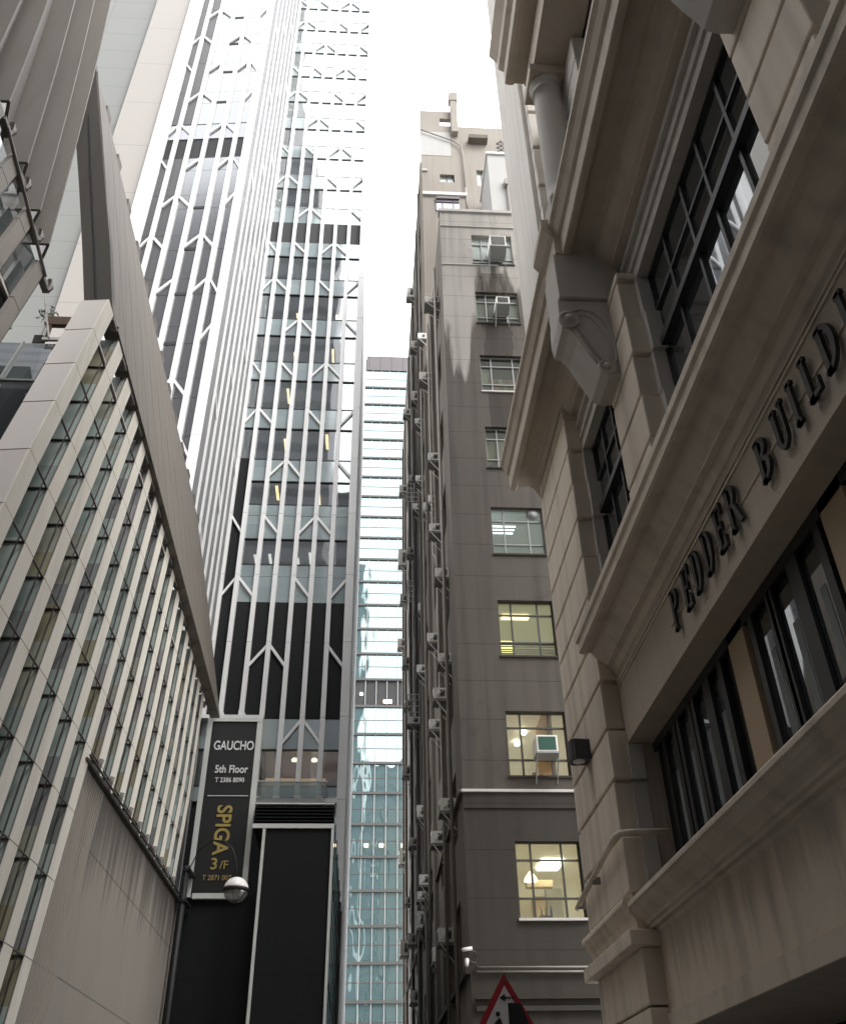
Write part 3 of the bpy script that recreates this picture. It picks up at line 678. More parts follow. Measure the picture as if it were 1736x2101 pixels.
for i, h in enumerate(holes):
    fr, y, zc = old_window(i, *h)
    x0, x1, z0, z1 = h; wd = x1 - x0
    if i == 0:
        M().box(5.22, 5.86, 27.5, 28.6, zc - .06, zc - .02).build('ceiling_lamp', e_white, fr)
        M().lathe([(.20, 0), (.16, .1), (.03, .26)], (4.56, 26, 8.05), 16).build('pendant_lamp', e_soft, fr)
        M().box(5.65, 6.15, 29.7, 29.9, z0 - .9, 8.75).build('door', render_light, fr)
        M().box(5.2, 5.5, 29.2, 29.9, z0 - .9, 8.4).build('cupboard', room_warm, fr)
        M().box(4.9, 5.7, 28.7, 29.0, zc - .5, zc - .3).build('shelf', tan_panel, fr)
        q = M(); q.box(x0 + .55, x0 + .85, y + .12, y + .3, z0 + .04, z0 + .12); q.build('desk_tray', steel_dark, fr)
        q = M(); q.lathe([(.03, 0), (.03, .2), (.012, .26), (.012, .32)], (x0 + .86, y + .2, z0 + .04), 10); q.build('bottle', blue_paint, fr)
        q = M(); q.tube([(x0 + .62, y + .2, z0 + .1), (x0 + .6, y + .2, z0 + .36)], .02, 6); q.tube([(x0 + .72, y + .2, z0 + .1), (x0 + .73, y + .2, z0 + .33)], .02, 6); q.build('bottle', steel_grey, fr)
    if i == 1:
        for qx, yy_ in ((4.81, 26.6), (4.73, 27.5)): M().lathe([(.001, -.08), (.08, -.06), (.09, 0), (.001, .06)], (qx, yy_, zc - .06), 12).build('spot_lamp', e_white, fr)
        M().box(x0 + 1.3, x0 + 1.34, y + .1, y + 2.5, z0, zc).build('partition', orange_box, fr)
        q = M()
        for j in range(7): q.box(x0 + .08 + j * .17, x0 + .19 + j * .17, y + .5, y + .7, z0 + .02, z0 + .16 + random.random() * .2)
        q.build('shelf_goods', orange_box, fr)
        M().box(x0, x0 + 1.2, y + 1.0, y + 1.04, z0 + .1, z0 + .34).build('lit_shelf', e_soft, fr)
    if i == 2:
        M().box(x0 - .1, x0 + .62, y + 1.1, y + 1.14, z0 + .75, z0 + 1.15).build('lit_panel', e_yellow, fr)
        M().box(x0 - .1, x0 + .5, y + 1.0, y + 1.04, z0 + .08, z0 + .38).build('lit_panel', e_yellow, fr)
        q = M()
        for j in range(9): q.box(x0, x1, y + .25 + .02 * (j % 3), y + .27 + .02 * (j % 3), z0 + .04 + j * .075, z0 + .075 + j * .075)
        q.build('plastic_sheeting', curtain, fr)
        M().box(x0 + .4, x0 + 1.3, y + 1.6, y + 1.9, zc - .05, zc - .02).build('ceiling_lamp', e_soft, fr)
    if i == 3:
        for j in range(3): M().box(x0 - .2, x0 + .95 - j * .02, y + .75 + j * .2, y + .79 + j * .2, zc - .66, zc - .62).build('tube_lamp', e_blue, fr)
        M().lathe([(.001, -.02), (.17, 0), (.17, .05), (.001, .06)], (x1 - .3, y - .06, z1 - .2), 20, 'y').build('extractor_fan', steel_grey, fr)
    if i == 4:
        q = M()
        for j in range(26): q.box(x0 + .02 + j * .066, x0 + .075 + j * .066, y + .09 + .02 * (j % 2), y + .12 + .02 * (j % 2), z0, z0 + 1.42)
        q.build('curtain', curtain, fr)
        M().box(x0 + .62, x0 + 1.02, y + .05, y + .08, z0 + .04, z0 + .34).build('cardboard', orange_box, fr)
    if i == 5:
        M().box(x0 + .05, x0 + .4, y + .08, y + .1, z0 + .3, z0 + 1.3).build('pale_blind', paint('pale_green_blind', (.5, .56, .5), .8, .05), fr)
        for j in range(4):
            for k in range(3): M().box(x0 + .5 + j * .19, x0 + .67 + j * .19, y + .25, y + .5, z0 + .05 + k * .33, z0 + .33 + k * .33).build('carton', orange_box if (j + k) % 3 else curtain, fr)
    if i == 6:
        for a, b in ((.02, .24), (.74, .98)): M().box(x0 + wd * a, x0 + wd * b, y + .08, y + .1, z0 + .05, z1 - .45).build('pale_blind', paint('grey_green_blind', (.33, .39, .37), .8, .05), fr)

# ------------------------------------------------------------------ air conditioners
def make_ac(loc, label, sx, sy, sz, tilt=False, group='air conditioners hung on the grey building'):
    t = thing('air_conditioner', label, 'air conditioner', loc, 0, group)
    def b(m, n, mt): ALLCH.setdefault(t.name, []).append(m.build(n, mt, t, local=True))
    m = M(); m.box(-sx, 0, 0, sy, 0, sz); b(m, 'casing', ac_white)
    m = M()
    m.box(-sx * .5, -sx * .14, -.012, .0, sz * .2, sz * .8); b(m, 'grille', ac_dark); m = M()
    for i in range(3): m.box(-sx - .008, -sx, .08, sy - .08, sz * (.2 + .22 * i), sz * (.32 + .22 * i))
    b(m, 'side_grille', ac_dark)
    m = M(); m.box(-sx - .03, .0, -.03, sy, -.10, -.01); b(m, 'tray', ac_base)
    m = M(); m.tube([(-sx * .9, -.02, -.05), (0, -.02, -.55)], .018, 5); m.tube([(-sx * .9, sy * .9, -.05), (0, sy * .9, -.55)], .018, 5); m.tube([(-sx * .9, -.02, -.05), (-sx * .9, sy * .9, -.05)], .016, 5); b(m, 'bracket', pipe_pale); m = M(); m.tube([(-sx * .8, -.022, sz * .2), (-sx * .2, -.022, sz * .8)], .015, 5)
    b(m, 'cross_brace', pipe_pale)
    return t
ACS = [(25.4, 30.94, .65, .43), (29.8, 30.79, .60, .47), (38.9, 42.37, .48, .58), (40.6, 39.6, .38, .76), (36.7, 34.24, .39, .41), (27.9, 24.5, .36, .39), (43.2, 52.0, .53, 1.04),
       (27.8, 20.98, .44, .33), (25.7, 17.67, .45, .38), (30.0, 17.53, .45, .36), (36.4, 30.08, .47, .37), (39.1, 30.3, .50, .35), (30.0, 23.99, .28, .35), (39.2, 24.13, .29, .44),
       (25.9, 14.65, .40, .3), (27.9, 14.31, .33, .36), (29.9, 14.08, .47, .35), (26.1, 10.02, .45, .36), (30.2, 10.29, .36, .36), (37.1, 19.76, .53, .38), (43.0, 19.81, .60, .37),
       (39.2, 13.97, .35, .56), (28.1, 6.92, .43, .38), (33.4, 7.33, .23, .44), (37.3, 10.73, .37, .34), (39.3, 10.65, .41, .30), (41.5, 10.02, .30, .66), (45.8, 14.64, .38, .40), (48.3, 10.64, .41, .49), (53.5, 13.67, .30, .37),
       (55, 43.5, .6, .7), (50, 46.9, .5, .6), (57, 38.2, .6, 1.4), (56, 34.5, .55, .6), (58, 31.9, .6, .7), (52, 27.5, .5, .6), (47, 32.6, .4, .5), (34, 26.5, .3, .5), (44.5, 36.4, .4, .5), (33, 36.9, .32, .4), (52, 20.4, .5, .6), (58, 17, .5, .8), (56, 11.5, .5, .8), (46, 7.8, .4, .5), (51, 24.2, .4, .5)]
protos = {}
ORD = ['first', 'second', 'third', 'fourth', 'fifth', 'sixth', 'seventh', 'eighth', 'ninth']
cnt = {}
def lev(z): return max(0, min(8, round((z - 7.6) / 3.58)))
for y, z, sx, sz in sorted(ACS, key=lambda a: (lev(a[1]), a[0])):
    l_ = lev(z); cnt[l_] = cnt.get(l_, 0) + 1
    lab = 'alley side air conditioner %s, %s back from corner' % (('level with %s front window up' % ORD[l_]) if l_ < 8 else 'above the front block roof', ORD[min(8, cnt[l_] - 1)])
    key = (round(sx * 8) / 8, round(sz * 8) / 8)
    if key not in protos:
        protos[key] = make_ac((XS, y, z), lab, sx, .55, sz)
    else: copy_thing(protos[key], (XS, y, z), lab)
def front_ac(x, z, wd, ht, dp, label, mat=ac_base):
    t = thing('air_conditioner', label, 'air conditioner', (x, YF, z), 0, 'air conditioners in the front windows')
    M().box(x - wd / 2, x + wd / 2, YF - dp, YF + .1, z, z + ht).build('casing', ac_white, t, bevel=.012)
    M().box(x - wd / 2 + .05, x + wd / 2 - .05, YF - dp - .012, YF - dp, z + .05, z + ht - .05).build('grille', mat, t)
    m = M(); m.box(x - wd / 2 - .02, x + wd / 2 + .02, YF - dp - .02, YF, z - .05, z); m.tube([(x - wd / 2, YF - dp, z), (x - wd / 2, YF, z - .7)], .02, 5); m.tube([(x + wd / 2, YF - dp, z), (x + wd / 2, YF, z - .7)], .02, 5)
    m.build('bracket', steel_grey, t)
front_ac(4.86, .382 * YF + EYE, .58, .47, .55, 'green fronted air conditioner in the second lit window up the grey front', paint('green_panel', (.03, .10, .075), .5, .1))
front_ac(4.83, 1.130 * YF + EYE, .52, .38, .6, 'black air conditioner in a white frame, second window from the roof', sign_black)
front_ac(4.83, 1.268 * YF + EYE, .66, .62, .75, 'large pale air conditioner jutting from the highest front window', ac_dark)

# metal cages on the side
for n, (y, z, sx, sz) in enumerate([(42.0, 32.94, .62, 1.3), (45.1, 28.1, .5, 1.4), (43.5, 20.32, .57, 1.3)]):
    t = thing('wall_cage', ('highest', 'middle', 'lowest')[n] + ' pale wire cage fixed to the alley side of the grey building', 'cage', (XS, y, z), 0, 'wire cages on the side wall')
    m = M()
    for i in range(5): m.tube([(XS, y, z + i * sz / 4), (XS - sx, y, z + i * sz / 4), (XS - sx, y + 1, z + i * sz / 4)], .03, 4)
    for i in range(4): m.tube([(XS - sx * i / 3, y, z), (XS - sx * i / 3, y, z + sz)], .025, 4)
    m.build('frame', pipe_pale, t)

# cameras on the corner
for n, (qz, a) in enumerate(((.1805, 1), (.170, 0))):
    t = thing('security_camera', ('white camera pointing sideways, upper of two on the grey corner', 'white camera pointing down, lower of two on the grey corner')[n], 'camera', (.1035 * YF, YF - .2, qz * YF + EYE), 0, 'security cameras on the corner')
    x, z = .1030 * YF, qz * YF + EYE; m = M()
    if a: m.tube([(x - .11, YF - .3, z - .03), (x + .13, YF - .2, z + .03)], .045, 10)
    else: m.tube([(x - .02, YF - .3, z - .12), (x + .01, YF - .2, z + .04)], .05, 10)
    m.build('camera_body', lamp_white, t)
    M().tube([(x + .05, YF - .2, z), (x + .22, YF - .1, z - .03), (x + .25, YF, z - .12)], .018, 6).build('bracket', steel_dark, t)

# warning sign on a pole
YT = 8.75
t = thing('warning_sign', 'red bordered triangular road works sign showing an arrow and a pedestrian', 'road sign', (.140 * YT, YT, 0))
ax_, az_ = .1402 * YT, .1605 * YT + EYE
H = .80; hw = H / 1.68
def tri(s_, y0, y1, m):
    cxz = (ax_, az_ - H * .62)
    pts = [(0, H * .62), (-hw, -H * .38), (hw, -H * .38)]
    m.prism([(cxz[0] + p[0] * s_, cxz[1] + p[1] * s_) for p in pts], 'y', y0, y1)
m = M(); tri(1, YT, YT + .01, m); m.build('border', red_paint, t)
m = M(); tri(.80, YT - .006, YT - .002, m); m.build('face', sign_face, t)
m = M(); y0, y1 = YT - .011, YT - .007
c = (ax_, az_)
def pr(pts): m.prism([(c[0] + p[0], c[1] + p[1]) for p in pts], 'y', y0, y1)
pr([(-.05, -.195), (.0, -.165), (.0, -.225)]); pr([(-.0, -.186), (.022, -.186), (.022, -.204), (0, -.204)]); pr([(.028, -.186), (.046, -.186), (.046, -.204), (.028, -.204)]); pr([(.052, -.186), (.06, -.186), (.06, -.204), (.052, -.204)]); pr([(.066, -.186), (.082, -.186), (.082, -.204), (.066, -.204)])
pr([(.022, -.235), (.128, -.235), (.215, -.44), (.215, -.52), (.022, -.52)])
pr([(-.075, -.36), (-.06, -.345), (-.045, -.36), (-.02, -.43), (-.035, -.44), (-.06, -.40), (-.05, -.52), (-.10, -.52), (-.09, -.40), (-.125, -.43), (-.13, -.42)])
m.lathe([(.001, -.011), (.019, -.011), (.019, -.007), (.001, -.007)], (c[0] - .07, YT, c[1] - .318), 16, 'y')
m.build('symbols', sign_black, t)
M().lathe([(.001, -.016), (.009, -.016), (.009, -.006)], (c[0] + .0, YT, c[1] - .068), 10, 'y').build('bolt', steel_dark, t)
M().tube([(ax_, YT + .04, 0), (ax_, YT + .04, az_ - .3)], .03, 8).build('pole', steel_grey, t)

# ------------------------------------------------------------------ classical stone building on the right
pb = thing('stone_building', 'cream classical stone building with raised black letters, rusticated piers, cornices and a column', 'building', (4.4, 8, 0))
U = 4.0
def S(m, *a, mat=stone, bevel=.0, name='wall'): return m.build(name, mat, pb, bevel=bevel)
# --- ground storey wall and band
m = M(); grid_wall(m, 'x', 4.32, -8, 14.36, 3.11, 9.3, [(-6, 14.3599, 4.85, 7.35)], .46); S(m, mat=stone_low, name='lower_wall')
M().box(4.28, 4.33, -8, 14.36, 3.105, 3.36).build('shop_band', stone, pb, bevel=.006)
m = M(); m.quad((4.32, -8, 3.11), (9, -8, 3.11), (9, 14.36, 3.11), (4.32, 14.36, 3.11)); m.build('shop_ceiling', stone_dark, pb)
m = M(); m.box(6.2, 6.3, -8, 14.3, 0, 3.1); m.build('shop_front', black_panel, pb)
M().box(4.28, 6, 13.5, 14.36, 0, 3.1).build('shop_pier', stone, pb)
# lower window wall: dark frame, tan piers, glass strips
m = M()
m.box(4.84, 4.9, -6, 14.36, 4.7, 7.4); bk = m.build('window_backing', dark_metal, pb)
ty = [(10.02, 10.56), (7.06, 7.58), (4.06, 4.58), (1.06, 1.6), (-2, -1.5)]
for a, b in ty: M().box(4.74, 4.84, a, b, 4.86, 7.34).build('tan_pier', tan_panel, pb)
edges = [(10.56, 14.3), (7.58, 10.02), (4.58, 7.06), (1.6, 4.06)]
gs = [(12.52, 12.93), (11.75, 12.17), (11.1, 11.46), (13.3, 13.7), (9.28, 9.72), (8.6, 9.06), (7.85, 8.3), (6.3, 6.74), (5.55, 6.0), (4.85, 5.25), (3.3, 3.74), (2.55, 3.0), (1.85, 2.3)]
for a, b in gs:
    o_ = M().box(4.80, 4.835, a, b, 4.9, 7.05).build('window', dark_glass, pb)
    M().box(4.795, 4.8, a + .12, a + .26, 4.95, 6.6).build('pale_blind', paint('dusty_blind', (.20, .215, .21), .8, .15), o_)
m = M()
for a, b in gs: m.box(4.745, 4.80, a - .16, a - .01, 4.86, 7.2); m.box(4.745, 4.80, b + .01, b + .14, 4.86, 7.2)
m.box(4.74, 4.8, -6, 14.3, 7.2, 7.35); m.build('window_frame', dark_metal, pb)
# --- sill cornice (wall) and its return over the pier
sill = [(4.80, 4.88), (3.97, 4.86), (3.95, 4.83), (3.95, 4.775), (3.99, 4.76), (4.01, 4.72), (4.06, 4.66), (4.13, 4.61), (4.17, 4.57), (4.18, 4.53), (4.22, 4.51), (4.22, 4.46), (4.28, 4.45), (4.28, 4.40), (4.32, 4.37), (4.33, 4.3), (4.9, 4.3)]
M().prism(sill, 'y', -8, 14.37).build('sill_cornice', stone, pb)
psill = [(4.6, 4.93), (3.90, 4.92), (3.88, 4.88), (3.88, 4.83), (3.93, 4.80), (3.96, 4.72), (4.02, 4.66), (4.05, 4.58), (4.05, 4.50), (3.99, 4.47), (3.99, 4.42), (4.6, 4.42)]
M().prism(psill, 'y', 14.34, 17.42).build('sill_cornice', stone, pb)
M().box(3.86, 4.5, 14.1, 17.45, 4.22, 4.44).build('pier_band', stone, pb, bevel=.02)
for a, b in ((0, 2.62), (2.65, 3.44), (3.47, 4.22)): M().box(4.04, 4.6, 14.25, 17.22, a, b).build('pier_block', stone, pb, bevel=.02)
# --- cornice above the letters
c2 = [(4.6, 9.42), (3.74, 9.36), (3.66, 9.34), (3.66, 9.22), (3.70, 9.18), (3.70, 9.02), (3.74, 9.0), (3.86, 9.0), (3.88, 9.03), (3.93, 9.03), (3.96, 8.97), (4.02, 8.88), (4.09, 8.82), (4.13, 8.78), (4.14, 8.74), (4.24, 8.72), (4.26, 8.66), (4.29, 8.60), (4.32, 8.58), (4.6, 8.58)]
M().prism(c2, 'y', -8, 14.34).build('letter_cornice', stone, pb)
m = M(); m.box(4.285, 4.32, -8, 14.3, 8.42, 8.455); m.box(4.30, 4.32, -8, 14.3, 8.36, 8.40); m.build('bead_moulding', stone, pb)
# --- piers: rusticated blocks with a notch between courses
CR = .873; Z0 = 1.064 * 4 + EYE
def pier(y0, y1, za, zb, x0=4.0, x1=4.34, mat=stone, core=True, alt=True):
    z = Z0 - 2 * CR; k = 0
    while z < zb:
        a, b = max(z + .03, za), min(z + CR - .03, zb)
        if b - a > .1:
            e = .05 if (alt and k % 2) else 0
            M().box(x0, x1, y0 - e, y1 + e * .3, a, b).build('pier_block', mat, pb, bevel=.025)
        z += CR; k += 1
    if core: M().box(x0 + .07, x1 + .1, y0 + .07, y1 - .07, za, zb).build('pier_core', mat, pb)
pier(14.36, 17.24, 4.93, 15.0)
pier(9.90, 11.18, 9.42, 13.9)
pier(4.02, 5.20, 9.42, 13.9)
# jamb blocks beside the windows
def jamb(y0, y1, za, zb):
    z = Z0 - 2 * CR; k = 0
    while z < zb:
        a, b = max(z + .015, za), min(z + CR - .015, zb)
        if b - a > .1: M().box(4.30, 4.56, y0 - (.06 if k % 2 else 0), y1, a, b).build('jamb_block', stone_grey, pb, bevel=.015)
        z += CR; k += 1
jamb(9.78, 9.95, 9.42, 13.72); jamb(14.26, 14.4, 9.42, 13.72); jamb(14.34, 14.4, 4.95, 7.34); jamb(3.85, 4.1, 9.42, 13.72)
# --- first-floor wall with tall windows
holes1 = [(11.2, 14.28, 9.42, 13.72), (4.95, 9.8, 9.42, 13.72), (-3, 3.9, 9.42, 13.72)]
m = M(); grid_wall(m, 'x', 4.32, -8, 14.4, 9.3, 15.0, holes1, .25); m.build('upper_wall', stone_grey, pb)
m = M(); m.box(4.27, 4.32, -8, 14.36, 13.95, 14.02); m.box(4.24, 4.32, -8, 14.36, 14.3, 14.38); m.build('architrave', stone_grey, pb)
def big_window(y0, y1, vs):
    x = 4.56; fr = M()
    for v in vs: fr.box(x - .05, x + .03, v - .035, v + .035, 9.4, 13.72)
    fr.box(x - .045, x + .03, y0, y1, 12.87, 12.93); fr.box(x - .045, x + .03, y0, y1, 10.6, 10.66); fr.box(x - .05, x + .03, y0, y1, 13.66, 13.72)
    fr.box(x - .12, x + .03, y0, y1, 12.02, 12.16)
    fr = fr.build('window', dark_metal, pb)
    M().quad((x, y0, 9.4), (x, y1, 9.4), (x, y1, 13.72), (x, y0, 13.72)).build('pane', dark_glass, fr)
    M().box(x + .5, x + 3, y0, y1, 9.4, 14.2).build('room', room_dark, fr) if 0 else None
    M().quad((x + 2, y0 - 1, 9), (x + 2, y1 + 1, 9), (x + 2, y1 + 1, 14.2), (x + 2, y0 - 1, 14.2)).build('room', room_dark, fr)
big_window(4.9, 9.8, (4.95, 5.5, 6.36, 7.25, 8.0, 8.92, 9.77))
big_window(11.2, 14.28, (11.2, 12.0, 12.75, 13.5, 14.25))
big_window(-3, 3.9, (0, .9, 1.8, 2.7, 3.6))
# --- main cornice
mc = [(3.33, 15.08), (3.36, 15.06), (3.46, 15.06), (3.50, 15.10), (3.53, 15.2), (3.84, 15.2), (3.88, 15.14), (3.93, 15.12), (3.97, 15.03), (4.02, 14.92), (4.10, 14.84), (4.17, 14.8), (4.18, 14.72), (4.32, 14.7), (4.9, 14.7), (4.9, 16.1), (3.15, 15.98), (3.13, 15.8), (3.2, 15.72), (3.27, 15.55), (3.33, 15.5)]
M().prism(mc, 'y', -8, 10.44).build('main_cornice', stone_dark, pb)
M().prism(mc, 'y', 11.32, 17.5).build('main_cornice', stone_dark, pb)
mb = [(x - .12, z) for x, z in mc if x < 4.3] + [(4.5, 14.72), (4.5, 16.15)]
mb = [(3.2, 15.08), (4.5, 15.08), (4.5, 16.2), (3.02, 16.05), (3.0, 15.8), (3.12, 15.6), (3.2, 15.5)]
M().prism(mb, 'y', 10.42, 11.34).build('main_cornice', stone_dark, pb)
M().box(3.15, 4.3, 10.44, 11.3, 13.93, 15.08).build('console_block', stone_grey, pb, bevel=.02)
# --- consoles
def console(y0, y1):
    body = [(3.11, 13.45), (3.13, 13.90), (4.32, 13.90), (4.32, 12.15), (3.95, 12.13), (3.80, 12.12), (3.68, 12.2), (3.62, 12.35), (3.50, 12.62), (3.38, 12.95), (3.26, 13.15), (3.14, 13.2)]
    o_ = M().prism(body, 'y', y0, y1).build('console', stone_grey, pb, bevel=.015)
    m = M()
    for (cx, cz, r_) in ((3.27, 13.38, .19), (3.78, 12.27, .15)):
        m.lathe([(r_, 0), (r_, -.05), (r_ * .8, -.07), (r_ * .62, -.03), (r_ * .5, -.03), (r_ * .42, -.085), (.01, -.09)], (cx, y0, cz), 28, 'y')
    def arc(pts, r_):
        m.tube([(p[0], y0 - .005, p[1]) for p in pts], r_, 6)
    arc([(3.27, 13.57), (3.5, 13.68), (3.72, 13.62), (3.88, 13.4), (3.97, 13.1), (4.0, 12.8), (3.98, 12.5), (3.9, 12.32)], .035)
    arc([(3.40, 13.5), (3.55, 13.52), (3.68, 13.45), (3.79, 13.22), (3.86, 12.9), (3.87, 12.6), (3.86, 12.42)], .018)
    arc([(3.42, 13.2), (3.5, 13.0), (3.62, 12.7), (3.72, 12.42)], .028)
    arc([(3.34, 13.14), (3.43, 12.93), (3.55, 12.63), (3.66, 12.38)], .028)
    m.build('scroll', stone_grey, o_)
console(10.5, 11.26); console(4.24, 5.0)
M().box(3.15, 4.3, 4.2, 5.05, 13.93, 15.06).build('console_block', stone_grey, pb, bevel=.02)
# --- column on its pedestal, capital and entablature
m = M(); m.box(3.25, 4.3, 10.4, 11.3, 16.15, 16.8); m.box(3.3, 4.1, 10.45, 11.22, 16.8, 16.95); m.build('pedestal', stone_grey, pb, bevel=.02)
pr_ = [(.40, 0), (.42, .06), (.40, .12), (.35, .15), (.345, .2)]
for i in range(11): f_ = i / 10; pr_.append((.335 - .045 * f_ ** 1.6, .2 + f_ * 3.95))
pr_ += [(.33, 4.16), (.33, 4.22), (.30, 4.24), (.30, 4.36), (.36, 4.44), (.38, 4.5)]
M().lathe(pr_, (3.68, 10.83, 16.95), 40).build('column', stone_grey, pb)
M().box(3.27, 4.09, 10.42, 11.24, 21.45, 21.75).build('capital', stone_dark, pb, bevel=.01)
M().box(3.38, 4.35, -8, 11.05, 21.75, 22.6).build('entablature', stone_dark, pb, bevel=.01)
ent = [(2.92, 22.66), (3.0, 22.62), (3.12, 22.62), (3.14, 22.7), (3.38, 22.7), (3.38, 22.6), (5, 22.6), (5, 24.2), (2.62, 24.1), (2.6, 23.9), (2.78, 23.6), (2.8, 23.3), (2.92, 23.2)]
M().prism(ent, 'y', -8, 11.42).build('entablature', stone_dark, pb)
# upper walls
m = M(); grid_wall(m, 'x', 4.4, -8, 14.3, 16.0, 22.7, [(5.5, 9.4, 17, 21.5), (11.6, 13.7, 17, 21.5), (0, 3.9, 17, 21.5)], .3); m.build('upper_wall', stone_grey, pb)
for a, b in ((5.5, 9.4), (11.6, 13.7), (0, 3.9)):
    fr = M()
    for i in range(5): fr.box(4.62, 4.7, a + (b - a) * i / 4 - .04, a + (b - a) * i / 4 + .04, 17, 21.5)
    for z_ in (17.0, 18.4, 19.8, 21.3): fr.box(4.62, 4.69, a, b, z_, z_ + .07)
    fr = fr.build('window', pipe_pale, pb); M().box(4.66, 4.665, a, b, 17, 21.5).build('pane', dark_glass, fr)
pier(9.7, 11.15, 16.2, 21.7, 4.05, 4.45, stone_grey, alt=False)
pier(14.0, 14.3, 16.2, 34, 4.12, 4.5, stone_grey, alt=True)
M().box(4.0, 9, 14.2, 16.85, 14.9, 44).build('corner_wall', stone_grey, pb)
M().box(4.45, 9, -8, 14.2, 22.6, 25).build('set_back_wall', stone_dark, pb)
M().box(4.9, 9, -8, 14.3, 14.7, 22.6).build('inner_wall', room_dark, pb)
M().box(7.0, 9, -8, 14.3, 3.2, 14.7).build('inner_wall', room_dark, pb)
M().box(4.5, 9, 14.4, 17.2, 0, 15).build('corner_wall', stone, pb)
# --- raised letters
def letters(word, ys, z0, ht, parent):
    T = .095; D = .045; sf = .03
    x1 = 4.285; x0 = x1 - D
    for ch, y in zip(word, ys):
        y *= 4.265
        m = M(); wch = {'I': .16, 'N': .42, 'G': .40, 'U': .38, 'D': .38, 'R': .38, 'P': .35, 'E': .34, 'B': .36, 'L': .33}[ch]
        K = .82
        def rc(a, b, c, d): m.prism([(y - a * K, z0 + c), (y - b * K, z0 + c), (y - b * K, z0 + d), (y - a * K, z0 + d)], 'x', x0, x1)
        def arcr(cx, cz, ro, rz, t, a0, a1, n=10):
            for i in range(n):
                p = a0 + (a1 - a0) * i / n; q = a0 + (a1 - a0) * (i + 1) / n
                pts = [(cx + ro * math.cos(p), cz + rz * math.sin(p)), (cx + ro * math.cos(q), cz + rz * math.sin(q)), (cx + (ro - t) * math.cos(q), cz + (rz - t * .55) * math.sin(q)), (cx + (ro - t) * math.cos(p), cz + (rz - t * .55) * math.sin(p))]
                m.prism([(y - a * K, z0 + b) for a, b in pts], 'x', x0, x1)
        h_ = ht; hp = math.pi / 2
        st = lambda a: (rc(a, a + T, 0, h_), rc(a - sf, a + T + sf, 0, .05), rc(a - sf, a + T + sf, h_ - .05, h_))
        if ch == 'I': st(.03)
        if ch in 'PRBDEL': st(.03)
        if ch in 'PR': arcr(.14, h_ * .74, .2, h_ * .26, T, -hp, hp); rc(.1, .16, h_ * .48, h_ * .55); rc(.1, .16, h_ - .05, h_)
        if ch == 'R':
            m.prism([(y - .15, z0 + h_ * .5), (y - .23, z0 + h_ * .5), (y - .37, z0), (y - .28, z0)], 'x', x0, x1)
        if ch == 'B': arcr(.14, h_ * .755, .18, h_ * .245, T, -hp, hp); arcr(.14, h_ * .27, .2, h_ * .27, T, -hp, hp); rc(.1, .15, 0, .05); rc(.1, .15, h_ - .05, h_); rc(.1, .15, h_ * .49, h_ * .56)
        if ch == 'D': arcr(.13, h_ * .5, .23, h_ * .5, T, -hp, hp, 14); rc(.1, .14, 0, .05); rc(.1, .14, h_ - .05, h_)
        if ch == 'E': rc(.1, .32, 0, .055); rc(.1, .32, h_ - .055, h_); rc(.1, .25, h_ * .47, h_ * .55); rc(.28, .32, .05, .15); rc(.28, .32, h_ - .15, h_ - .05); rc(.23, .26, h_ * .42, h_ * .6)
        if ch == 'L': rc(.1, .32, 0, .055); rc(.28, .32, .05, .17)
        if ch == 'U':
            rc(.03, .03 + T, h_ * .25, h_); rc(.28, .33, h_ * .25, h_); arcr(.18, h_ * .27, .15, h_ * .27, T, math.pi, 2 * math.pi, 12)
            rc(-.0, .15, h_ - .05, h_); rc(.24, .37, h_ - .05, h_)
        if ch == 'N':
            rc(.03, .08, 0, h_); rc(.33, .38, 0, h_); m.prism([(y - .03, z0 + h_), (y - .13, z0 + h_), (y - .38, z0), (y - .30, z0)], 'x', x0, x1)
        if ch == 'G': arcr(.2, h_ * .5, .19, h_ * .5, T, .7, 2 * math.pi - .6, 16); rc(.3, .38, h_ * .1, h_ * .42)
        m.build('letter', letter_black, parent)
lt = M().box(4.30, 4.319, 0.2, 11.3, 7.9, 7.91).build('letter_rail', stone, pb)
letters('PEDDER', (2.580, 2.452, 2.350, 2.242, 2.124, 2.022), 1.418 * 4.26 + EYE, .145 * 4.26, lt)
letters('BUILDING', (1.788, 1.672, 1.566, 1.488, 1.394, 1.284, 1.21, 1.10), 1.412 * 4.26 + EYE, .13 * 4.26, lt)

# wall lamp, pipe on the pier
t = thing('wall_lamp', 'dark grey box shaped lamp fixed to the cream stone pier', 'wall lamp', (4.0, 15.7, 7.7))
m = M(); pts = [(3.64 + .0, 15.5)] ; m.prism([(4.0, 15.55), (4.0, 15.9), (3.72, 15.93), (3.66, 15.85), (3.64, 15.72), (3.66, 15.58), (3.72, 15.52)], 'z', 7.56, 7.92); m.build('housing', paint('lamp_grey', (.035, .037, .042), .5, .1), t)
M().lathe([(.001, -.015), (.11, -.015), (.11, 0.0)], (3.8, 15.7, 7.56), 20).build('lens', lamp_white, t)
t = thing('drain_pipe', 'pale pipe bending round the cream stone pier above the sill cornice', 'pipe', (3.93, 15.5, 5.7))
M().tube([(4.72, 14.16, 5.86), (4.05, 14.12, 5.83), (3.93, 14.14, 5.82), (3.885, 14.25, 5.81), (3.88, 14.4, 5.80), (3.885, 17.52, 5.47)], .048, 10).build('pipe_run', stone, t)
m = M(); m.box(3.87, 4.0, 16.0, 16.05, 5.52, 5.64); m.box(3.86, 4.0, 17.3, 17.36, 5.42, 5.55); m.build('pipe_clip', pipe_mat, t)

